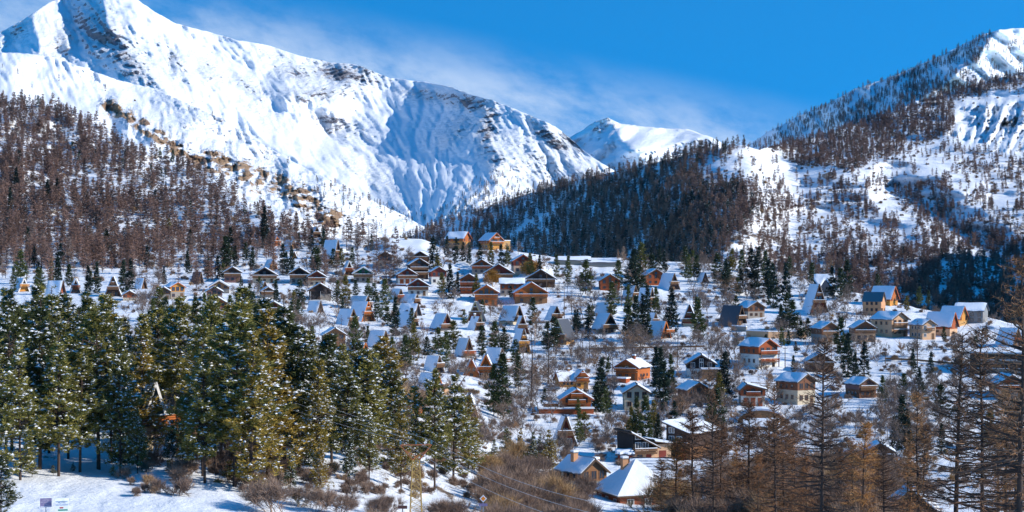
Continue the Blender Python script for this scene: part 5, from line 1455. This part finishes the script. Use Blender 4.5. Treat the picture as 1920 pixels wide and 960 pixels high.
# thin larches and bare trees in the village
for (x_, r_, h_) in [(996, 752, 140), (1028, 732, 116), (1082, 698, 64), (1148, 700, 60), (977, 770, 90), (1105, 676, 70), (1300, 690, 60), (1330, 740, 90), (1186, 690, 60), (1240, 690, 80), (1352, 640, 50), (1556, 520, 46), (1575, 530, 50), (600, 612, 60), (640, 640, 50), (1270, 690, 70), (1720, 690, 90), (1560, 700, 60), (940, 600, 34), (1012, 560, 30), (1072, 590, 50), (1180, 600, 60),
                   (690, 470, 60), (668, 468, 62), (706, 462, 50), (650, 470, 60), (722, 470, 44), (1300, 470, 30), (1485, 520, 46), (1500, 528, 44), (1515, 532, 50), (1530, 535, 44), (1545, 540, 50)]:
    put('larch_tree', LV, x_, r_, h_, 12, 'larch', 'thin bare larch', 'thin bare larches among the chalets', wide=tr_.uniform(.8, 1.1))
def clear_of_houses(x, r, w, h):
    cover = 0
    for (hx, hb, hw, hh, _) in HOUSES:
        if hb > r + 2: continue
        ox = min(x + w / 2, hx + hw / 2) - max(x - w / 2, hx - hw / 2); oy = min(r, hb) - max(r - h, hb - hh)
        if ox > 0 and oy > 0: cover = max(cover, ox * oy / (hw * hh))
    for (hx, hb, hw, hh, _) in HOUSES:
        if abs(x - hx) < hw * .55 and -hh * .5 < r - hb < 1: return 9
    return cover
cnt = 0; zones = [(560, 660, 570, 700, 16), (690, 800, 470, 520, 16), (830, 960, 480, 520, 12), (840, 1000, 600, 760, 16), (1000, 1200, 500, 600, 20), (1060, 1220, 640, 780, 24), (1280, 1440, 500, 600, 46), (1420, 1640, 490, 560, 30), (1130, 1400, 640, 700, 22), (1440, 1700, 620, 700, 18),
    (1640, 1760, 740, 860, 22), (1180, 1260, 500, 560, 12), (940, 1040, 690, 800, 12), (470, 640, 500, 640, 34), (240, 480, 530, 620, 20), (1380, 1480, 700, 760, 7), (1520, 1660, 580, 640, 10), (680, 800, 700, 860, 20), (700, 800, 600, 720, 14)]
for (xa, xb, ra, rb, n) in zones:
    for _ in range(n):
        x_ = tr_.uniform(xa, xb); r_ = tr_.uniform(ra, rb); h_ = tr_.uniform(22, 44) * (1 + (r_ - 500) / 500)
        if r_ < near.toprow(x_) + 6 or clear_of_houses(x_, r_, h_ * .8, h_) > .35: continue
        put('bare_tree', BT_, x_, r_, h_, 7, 'bare tree', 'bare grey tree', 'bare trees among the chalets', wide=tr_.uniform(.8, 1.2)); cnt += 1
for (x_, r_, h_, w_) in [(1168, 502, 42, 1.0), (1160, 500, 34, .9)]:
    put('poplar_tree', POP, x_, r_, h_, 16, 'poplar', '', None, wide=w_ * 1.2, label='pale bare poplar standing behind the long low snow-roofed building' if h_ > 40 else 'shorter pale bare poplar close beside the taller one')
for (x_, r_, h_) in [(922, 536, 30), (990, 516, 26), (1004, 512, 22)]:
    put('willow', GOLD, x_, r_, h_, 6, 'willow', 'golden bare willow', 'golden willows', wide=1.0)
# the thicket at the foot of the picture
k_ = 0
bush_words = 'bare brown bush in the dense thicket along the bottom centre'
for _ in range(250):
    x_ = tr_.uniform(640, 1290); r_ = tr_.uniform(868, 1035)
    if x_ < 900 and (r_ < 975 and x_ < 880 or r_ < 925): continue
    if x_ > 1120 and r_ < 965: continue
    if x_ > 1040 and r_ < 905: continue
    h_ = tr_.uniform(38, 78) * (1.0 if r_ > 930 else .75)
    if 1105 < x_ < 1265:
        if r_ < 1005: continue
        h_ *= .75
    if x_ < 905:
        if r_ < 1000: continue
        h_ *= .7
    k_ += 1
    put('bare_bush', BB, x_, r_, h_, 3.2, 'bush', '', 'bushes of the bottom thicket', wide=tr_.uniform(.8, 1.2), label=bush_words)
for (x_, r_, h_) in [(690, 800, 90), (720, 790, 80), (660, 780, 70), (700, 760, 70), (740, 800, 80), (760, 780, 60), (675, 830, 90), (640, 760, 60), (560, 950, 40), (520, 965, 70), (420, 700, 40), (590, 960, 50), (640, 965, 44), (700, 975, 46), (730, 960, 36), (830, 975, 44), (860, 985, 50)]:
    put('bare_bush', BB, x_, r_, h_, 3.2, 'bush', 'tangled bare bush', 'bushes on and behind the near bank', wide=1.2, label=None)
for (x_, r_, h_) in [(212, 893, 16), (137, 884, 12), (60, 895, 22), (100, 892, 14), (265, 880, 40), (430, 905, 30)]:
    put('pine_seedling', FG, x_, r_, h_ * 1.4, 14, 'seedling', 'low evergreen sprig on the snow bank', None, wide=1.8, label=None)

for _ in range(60):
    x_ = tr_.uniform(1255, 1700); r_ = tr_.uniform(915, 1030); h_ = tr_.uniform(50, 100)
    put('bare_bush', BB, x_, r_, h_, 3.2, 'bush', '', 'bushes under the right foreground larches', wide=tr_.uniform(.9, 1.3), label='tall rusty bush growing under the bare larches, bottom right')
# saplings nobody could count between the chalets
SAPM = [whole('sapling_village', broadleaf(660 + i, 6, 2.0, 3, 3, .06, .06, stems=2, fine=4), 'bark_pale', 'twigs_grey') for i in range(3)] + [whole('weed_village', broadleaf(670 + i, 2.4, 1.6, 2, 4, .04, .045, stems=7, fine=6), 'twigs_brown', 'twigs_brown') for i in range(2)]
SAPC = flat_collection('saplings', SAPM)
def village_mass(name, n, kinds, lab, lo, hi, rr_):
    X = []; R_ = []
    rs = np.random.RandomState(77 + n)
    xs = rs.uniform(230, 1910, n); ys = rs.uniform(*rr_, n); nz = fbm(xs / 55, ys / 30, 3, 171)
    for x_, r_, q in zip(xs, ys, nz):
        if rs.rand() > .45 + 1.1 * q or r_ < near.toprow(x_) + 3: continue
        if inpoly(np.array([x_]), np.array([r_]), [(690, 440), (840, 440), (810, 495), (690, 490)])[0]: continue
        bad = False
        for (hx, hb, hw, hh, _) in HOUSES:
            if abs(x_ - hx) < hw * .6 and -hh * .8 < r_ - hb < 7: bad = True; break
        if not bad: X.append(x_); R_.append(r_)
    X = np.array(X); R_ = np.array(R_); pts = near.at(X, R_)
    scatter_object(name, pts, rs.uniform(lo, hi, len(X)), rs.uniform(0, 6.28, len(X)), rs.choice(kinds, len(X)), SAPC, 5, lab)
village_mass('saplings', 2900, [0, 1, 2], 'thin grey saplings scattered through the village snow', .4, 1.15, (455, 860))
village_mass('weeds', 3800, [3, 4], 'dry brown weeds poking through the village snow', .25, .8, (455, 930))

for it in [(480, 505, 34), (575, 500, 36), (545, 480, 30), (700, 510, 30), (640, 540, 34)]:
    put('larch_tree', LV, it[0], it[1], it[2], 12, 'larch', 'thin bare larch', 'thin bare larches among the chalets', wide=1.0)
# ------------------------------------------------------------------ poles, pylon, wires, signs, walls, car
def pole(px, row, hpx, lab, mat='pole', r=.11, name='telegraph_pole', cat='pole', arm=True, sheet=None, lamp=False):
    p = (sheet or near).at(px, row); sc = float(p[1]) / F; h = hpx * sc
    root = root_at(name, Vector(p), 0, lab, cat)
    s = Soup(); tube(s, [(0, 0, -1), (0, 0, h * .5), (0, 0, h)], [r * 1.25, r * 1.1, r * .8], 7)
    link('pole_shaft', s.mesh('pole_shaft', [M[mat]], True), root)
    if lamp:
        Box().box(-.05, .9, -.05, .05, h - .08, h).make('lamp_arm', 'steel', root); Box().box(.5, 1.2, -.13, .13, h - .2, h - .082).make('lamp_head', 'steel', root)
    elif arm:
        Box().box(-.6, .6, -.22, -.12, h - .55, h - .42).make('crossarm', mat, root)
        for x in (-.5, .5): Box().box(x - .05, x + .05, -.21, -.13, h - .417, h - .22).make('insulator', 'frame_white', root)
    return root
pole(549, 448, 34, 'tall white mast on the ridge beside the highest dark A-frame', 'frame_white', .22, 'mast', 'mast', False)
pole(1058, 607, 68, 'tall telegraph pole right of the dark red A-frame')
pole(1025, 545, 34, 'telegraph pole in front of the wide dark chalet')
pole(970, 469, 17, 'street lamp right of the yellow and orange lodge', 'steel', .09, 'street_lamp', 'street lamp', lamp=True)
pole(1556, 602, 24, 'short telegraph pole just right of the maroon A-frame on stilts')
pole(1003, 648, 40, 'pinkish pole between the amber A-frame on stilts and the pines', 'pink', .10, 'marker_pole', 'pole', False)
pole(1720, 674, 36, 'telegraph pole on the white slope below the sandy plastered house')
pole(1660, 682, 20, 'short post at the left end of the hillside guard rail')
pole(1669, 714, 30, 'telegraph pole below the left end of the guard rail')
pole(1838, 384, 28, 'telegraph pole in the snow meadow of the right hillside', sheet=mid, r=.2)
pole(1472, 690, 40, 'thin pole right of the tall white house')
pole(1457, 746, 26, 'pole in the blue shade right of the garage house')
pole(1165, 575, 40, 'thin pole above the black A-frame with cream base')
# lattice pylon
def pylon():
    D = 158.0; p = Vector(P(780, 962, D)); sc = D / F
    root = root_at('lattice_pylon', p, math.radians(8), 'ochre lattice power pylon with rusty V-shaped head at the bottom centre', 'pylon')
    H = 100 * sc; wb, wt = 11 * sc, 6.5 * sc; r = .045
    def corner(i, t): w = wb + (wt - wb) * t; return ((-w, w)[i % 2 if i < 2 else 1 - i % 2], (-w, w)[i // 2], H * t)
    C4 = [lambda t, a=a, b=b: ((wb + (wt - wb) * t) * a, (wb + (wt - wb) * t) * b, H * t) for a, b in ((-1, -1), (1, -1), (1, 1), (-1, 1))]
    for c in C4: Box().bar(c(-.15), c(1), r).make('leg', 'pylon_leg', root)
    n = 9; lb = Box()
    for k in range(n):
        a, b = k / n, (k + 1) / n
        for i in range(4):
            c, d = C4[i], C4[(i + 1) % 4]
            lb.bar(c(a), d(b), r * .55).bar(d(a), c(b), r * .55).bar(c(b), d(b), r * .55)
    lb.make('bracing', 'pylon_leg', root)
    zt = 128 * sc; hw = 29 * sc
    for sy in (-1, 1):
        y = sy * wt * .8
        Box().bar((-hw, y * .3, zt), (hw, y * .3, zt), r * 1.3).make('crossarm', 'pylon_top', root)
        v = Box(); v.bar((-wt, y, H * 1.0), (-hw, y * .3, zt - .02), r * 1.2).bar((wt, y, H), (hw, y * .3, zt - .02), r * 1.2).bar((-wt, y, H), (0, y * .5, H * 1.06), r).bar((wt, y, H), (0, y * .5, H * 1.06), r)
        v.bar((-hw * .62, y * .3, zt - 12 * sc), (0, y * .5, H * 1.06), r * .9).bar((hw * .62, y * .3, zt - 12 * sc), (0, y * .5, H * 1.06), r * .9)
        v.make('strut', 'pylon_top', root)
    Box().bar((-wt - .5, 0, H * .93), (wt + .5, 0, H * .93), r * .8).make('lower_crossarm', 'pylon_leg', root)
    for i, x in enumerate((-hw, 0, hw)):
        Box().box(x - .09, x + .09, -.09, .09, zt + .06, zt + .42).make('insulator', 'metal_roof', root)
    return [p + Matrix.Rotation(math.radians(8), 3, 'Z') @ Vector((x, 0, zt + .42)) for x in (-hw, 0, hw)]
tops = pylon()
def wire(a, b, sag, lab):
    s = Soup(); a = Vector(a); b = Vector(b); n = 28
    pts = [a.lerp(b, t / n) - Vector((0, 0, sag * 4 * (t / n) * (1 - t / n))) for t in range(n + 1)]
    tube(s, [tuple(q) for q in pts], [.017] * (n + 1), 4)
    o = link('power_line', s.mesh('power_line', [M['wire']], True)); tag(o, lab, 'power line', 'power lines crossing the foreground')
LE = [(-60, 440, 250), (-60, 462, 250), (-60, 492, 252)]; RE = [(1240, 960, 118), (1230, 985, 118), (1200, 1010, 118)]
nm = ['uppermost', 'middle', 'lowest']
for i in range(3):
    t = tops[2 - i]
    wire(P(*LE[i]), t, 2.6, f'{nm[i]} power line from the upper left down to the pylon')
    wire(t, P(*RE[i]), 1.2, f'{nm[i]} power line from the pylon down to the right')
# signs by the road
def text(name, body, size, mat, parent, loc):
    c = bpy.data.curves.new(name, 'FONT'); c.body = body; c.size = size; c.align_x = 'CENTER'; c.align_y = 'CENTER'; c.extrude = .002; c.materials.append(M[mat])
    tmp = bpy.data.objects.new('tmp', c); me = bpy.data.meshes.new_from_object(tmp); bpy.data.objects.remove(tmp)
    me_o = bpy.data.objects.new(name, me); COL.objects.link(me_o); me_o.parent = parent; me_o.location = loc; me_o.rotation_euler = (math.radians(90), 0, 0); return me_o
for k, c in dict(sign_blue=(.02, .12, .28), sign_mauve=(.20, .17, .30), sign_white=(.72, .76, .8), sign_green=(.05, .28, .18), sign_red=(.4, .06, .05), sign_pale=(.5, .5, .6), sign_brown=(.12, .055, .045), sign_orange=(.8, .24, .02), sign_yellow=(.75, .45, .03)).items():
    M[k] = simple(k, c, .5, .06)
def signs():
    D = 140.0; sc = D / F
    p = Vector(P(86, 975, D)); root = root_at('road_sign', p, -math.atan((86 - 960) / F), 'mauve-grey notice board with pale lettering on one post', 'sign')
    w = 21 * sc; z0 = (975 - 951) * sc; z1 = (975 - 934) * sc
    Box().box(-.04, .04, .03, .09, -1, z1).make('post', 'steel', root)
    b = Box().box(-w / 2, w / 2, -.02, .028, z0, z1).make('board', 'sign_mauve', root)
    Box().box(-w / 2 - .02, w / 2 + .02, -.04, .05, z1 + .002, z1 + .06).make('snow', 'snow', b)
    Box().box(-w / 2 + .02, w / 2 - .02, -.026, -.021, z0 + .03, z0 + .11).make('strip', 'sign_pale', b)
    for i, (t_, s_) in enumerate((('HOTEL', .17), ('RESTAURANT', .14), ('A 100 m', .13))): text('lettering', t_, s_, 'sign_pale', b, (0, -.024, z1 - .17 - i * .18))
    p = Vector(P(116, 975, D)); root = root_at('road_sign', p, -math.atan((116 - 960) / F), 'white board with blue lettering and a snow cap', 'sign')
    w = 23 * sc; z1 = (975 - 939) * sc
    for x in (-w / 2 + .04, w / 2 - .04): Box().box(x - .04, x + .04, .03, .09, -1, z1).make('post', 'steel', root)
    b = Box().box(-w / 2, w / 2, -.02, .028, .1, z1).make('board', 'sign_white', root)
    Box().box(-w / 2 - .04, w / 2 + .06, -.12, .14, z1 + .002, z1 + .03).box(-w / 2 - .02, w / 2 + .05, -.11, .13, z1 + .03, z1 + .24).make('snow', 'snow', b)
    text('lettering', 'HOTEL', .21, 'sign_blue', b, (0, -.024, z1 - .16)); text('lettering', 'RESTAURANT', .165, 'sign_blue', b, (0, -.024, z1 - .36))
    text('lettering', 'La Montagne', .15, 'sign_red', b, (0, -.024, z1 - .6)) if False else None
    Box().box(-w * .18, w * .12, -.026, -.021, z1 - .66, z1 - .54).make('red_print', 'sign_red', b)
    Box().box(-w * .30, w * .46, -.026, -.021, z1 - .86, z1 - .73).make('green_print', 'sign_green', b)
signs()
def diamond():
    D = 158.0; sc = D / F; p = Vector(P(906, 968, D)); root = root_at('priority_sign', p, -math.atan((906 - 960) / F), 'white-edged diamond road sign with orange centre above a small plate', 'sign')
    zc = (968 - 935) * sc; q = 7 * sc
    Box().box(-.04, .04, .03, .1, -1, zc + q * .9).make('post', 'steel', root)
    Box().prism([(0, zc - q), (q, zc), (0, zc + q), (-q, zc)], -.02, .028).make('board', 'sign_white', root)
    q *= .68; Box().prism([(0, zc - q), (q, zc), (0, zc + q), (-q, zc)], -.026, -.021).make('centre_diamond', 'sign_orange', root)
    Box().box(-8 * sc, 8 * sc, -.02, .028, (968 - 949) * sc, (968 - 944) * sc).make('plate', 'sign_mauve', root)
    p = Vector(P(755, 972, 150.)); root = root_at('name_board', p, 0, 'small brown wooden board on a post in front of the pylon', 'sign'); sc = 150 / F
    Box().box(-.04, .04, .03, .1, -1, 27 * sc).make('post', 'sign_brown', root)
    Box().box(-8.5 * sc, 8.5 * sc, -.02, .028, 18 * sc, 24 * sc).make('board', 'sign_brown', root)
diamond()
# retaining walls, guard rails, fence
def ribbon(name, pts, h_px, th, mat, lab, cat, snow=False, posts=None, lift=0.0, sink=2.0):
    root = root_at(name, Vector(near.at(*pts[0])), 0, lab, cat)
    o0 = Vector(near.at(*pts[0]))
    W = [Vector(near.at(*q)) - o0 for q in pts]
    for i in range(len(W) - 1):
        a, b = W[i], W[i + 1]; sc = (near.at(*pts[i])[1]) / F; h = h_px * sc
        n = Vector((-(b - a).y, (b - a).x, 0)).normalized() * th
        V = [a - n, b - n, b + n, a + n]
        V = [v + Vector((0, 0, lift - (sink if posts is None else 0))) for v in V] + [v + Vector((0, 0, lift + h)) for v in V]
        bb = Box().add(V, [(0, 3, 2, 1), (4, 5, 6, 7), (0, 1, 5, 4), (1, 2, 6, 5), (2, 3, 7, 6), (3, 0, 4, 7)])
        o = bb.make('wall_section' if posts is None else 'rail', mat, root)
        if snow:
            n2 = n * 1.25; q = [a - n2, b - n2, b + n2, a + n2]
            Box().add([v + Vector((0, 0, lift + h + .004)) for v in q] + [v + Vector((0, 0, lift + h + .3)) for v in q], [(0, 3, 2, 1), (4, 5, 6, 7), (0, 1, 5, 4), (1, 2, 6, 5), (2, 3, 7, 6), (3, 0, 4, 7)]).make('snow', 'snow', o)
        if posts:
            m = max(1, int((b - a).length / posts))
            for k in range(m + 1):
                c = a.lerp(b, k / m); Box().box(c.x - .06, c.x + .06, c.y - .06, c.y + .06, c.z - 1, c.z + lift + h + .1).make('post', mat, root)
ribbon('guard_rail', [(1105, 657), (1160, 656), (1230, 655), (1320, 653)], 3.2, .08, 'trim', 'long dark timber guard rail along the lane below the black A-frame', 'guard rail', posts=4, lift=.35)
ribbon('retaining_wall', [(1400, 632), (1440, 634), (1480, 634), (1512, 632)], 12, .3, 'beige', 'sandy retaining wall left of the weathered brown chalet', 'wall', True)
ribbon('retaining_wall', [(1372, 620), (1400, 622)], 9, .3, 'stone', 'grey retaining wall stub left of the long sandy wall', 'wall', True)
ribbon('guard_rail', [(1660, 676), (1720, 679), (1770, 684), (1820, 688)], 3.5, .08, 'tan', 'pale guard rail crossing the white slope on the right', 'guard rail', posts=4, lift=.35)
ribbon('fence', [(1408, 722), (1440, 724), (1474, 725)], 1.3, .05, 'trim', 'dark rail fence in the snow behind the garage house', 'fence', posts=2.4, lift=.6)
ribbon('retaining_wall', [(942, 600), (975, 604), (1022, 606), (1030, 606)], 3.5, .25, 'stone', 'low dark wall along the lane behind three stacked A-frames', 'wall', True)
ribbon('retaining_wall', [(735, 536), (762, 537), (790, 536)], 3, .2, 'red', 'low reddish wall in front of the maroon and white chalet', 'wall', True)
def mound():
    p = near.at(1428, 792); sc = float(p[1]) / F
    root = root_at('vaulted_cellar', Vector(p), -math.atan((1428 - 960) / F), 'low arched cellar front of rusty stone under snow below the garage house', 'cellar')
    n = 12; w = 44 * sc; h = 22 * sc
    arc = [(w * math.cos(math.pi * i / n), h * math.sin(math.pi * i / n)) for i in range(n + 1)]
    Box().prism([(w, -1.5)] + arc + [(-w, -1.5)], 0, 6).make('arched_front', 'tan', root)
    arc2 = [(x * 1.04, z * 1.14 + .1) for x, z in arc]; inn = [(x * 1.004, z * 1.004 + .01) for x, z in arc][::-1]
    Box().prism(arc2 + inn, .3, 6.5).make('snow', 'snow', root)
mound()
# parked car, snow on its roof
def car(px, row, lab, col, rot=.15):
    p = near.at(px, row); root = root_at('parked_car', Vector(p) + Vector((0, 0, .1)), rot, lab, 'car')
    M['car'] = simple('car_paint', col, .3, .05, 1, .6)
    prof = [(-2.1, .35), (2.1, .35), (2.15, .75), (1.9, .95), (1.2, 1.0), (.65, 1.42), (-.9, 1.45), (-1.6, 1.05), (-2.1, .95)]
    Box().prism(prof, -.85, .85).make('body', 'car', root)
    o = Box().box(-1.15, -.15, -.862, -.852, 1.02, 1.34).make('side_window', 'glass', root); Box().box(-.05, .6, -.862, -.852, 1.02, 1.32).make('side_window', 'glass', root)
    for x in (-1.35, 1.35):
        s = Soup(); tube(s, [(x, -.93, .34), (x, -.70, .34)], [.34, .34], 12); V = np.concatenate(s.v); 
        bb = Box(); a = [i * math.pi / 6 for i in range(12)]
        for y in (-.93, .70):
            bb.prism([(x + .34 * math.cos(t), .34 + .34 * math.sin(t)) for t in a], y, y + .22)
        wobj = bb.make('wheel', 'black', root)
        Box().prism([(x + .19 * math.cos(t), .34 + .19 * math.sin(t)) for t in a], -.94, -.932).make('rim', 'steel', wobj)
    Box().box(-.85, .6, -.7, .7, 1.452, 1.66).make('snow', 'snow', root)
    for y in (-.6, .6): Box().box(2.12, 2.17, y - .15, y + .15, .62, .78).make('headlight', 'frame_white', root)
car(1034, 733, 'grey-blue parked car with snow on its roof left of the yellow chalet', (.12, .16, .22))

# ------------------------------------------------------------------ thin valley air
hz = Box().box(-6500, 6500, -3200, 13000, -320, 3500)
hm, ht, hb_ = new_mat('haze_air')
ht.nodes.remove(hb_); pv = ht.nodes.new('ShaderNodeVolumePrincipled'); pv.inputs['Density'].default_value = HAZE
pv.inputs['Color'].default_value = (0.40, 0.66, 1.0, 1); pv.inputs['Anisotropy'].default_value = 0.2
ht.links.new(pv.outputs[0], ht.nodes['Material Output'].inputs['Volume'])
ho = hz.make('haze', hm, None); tag(ho, kind='stuff')
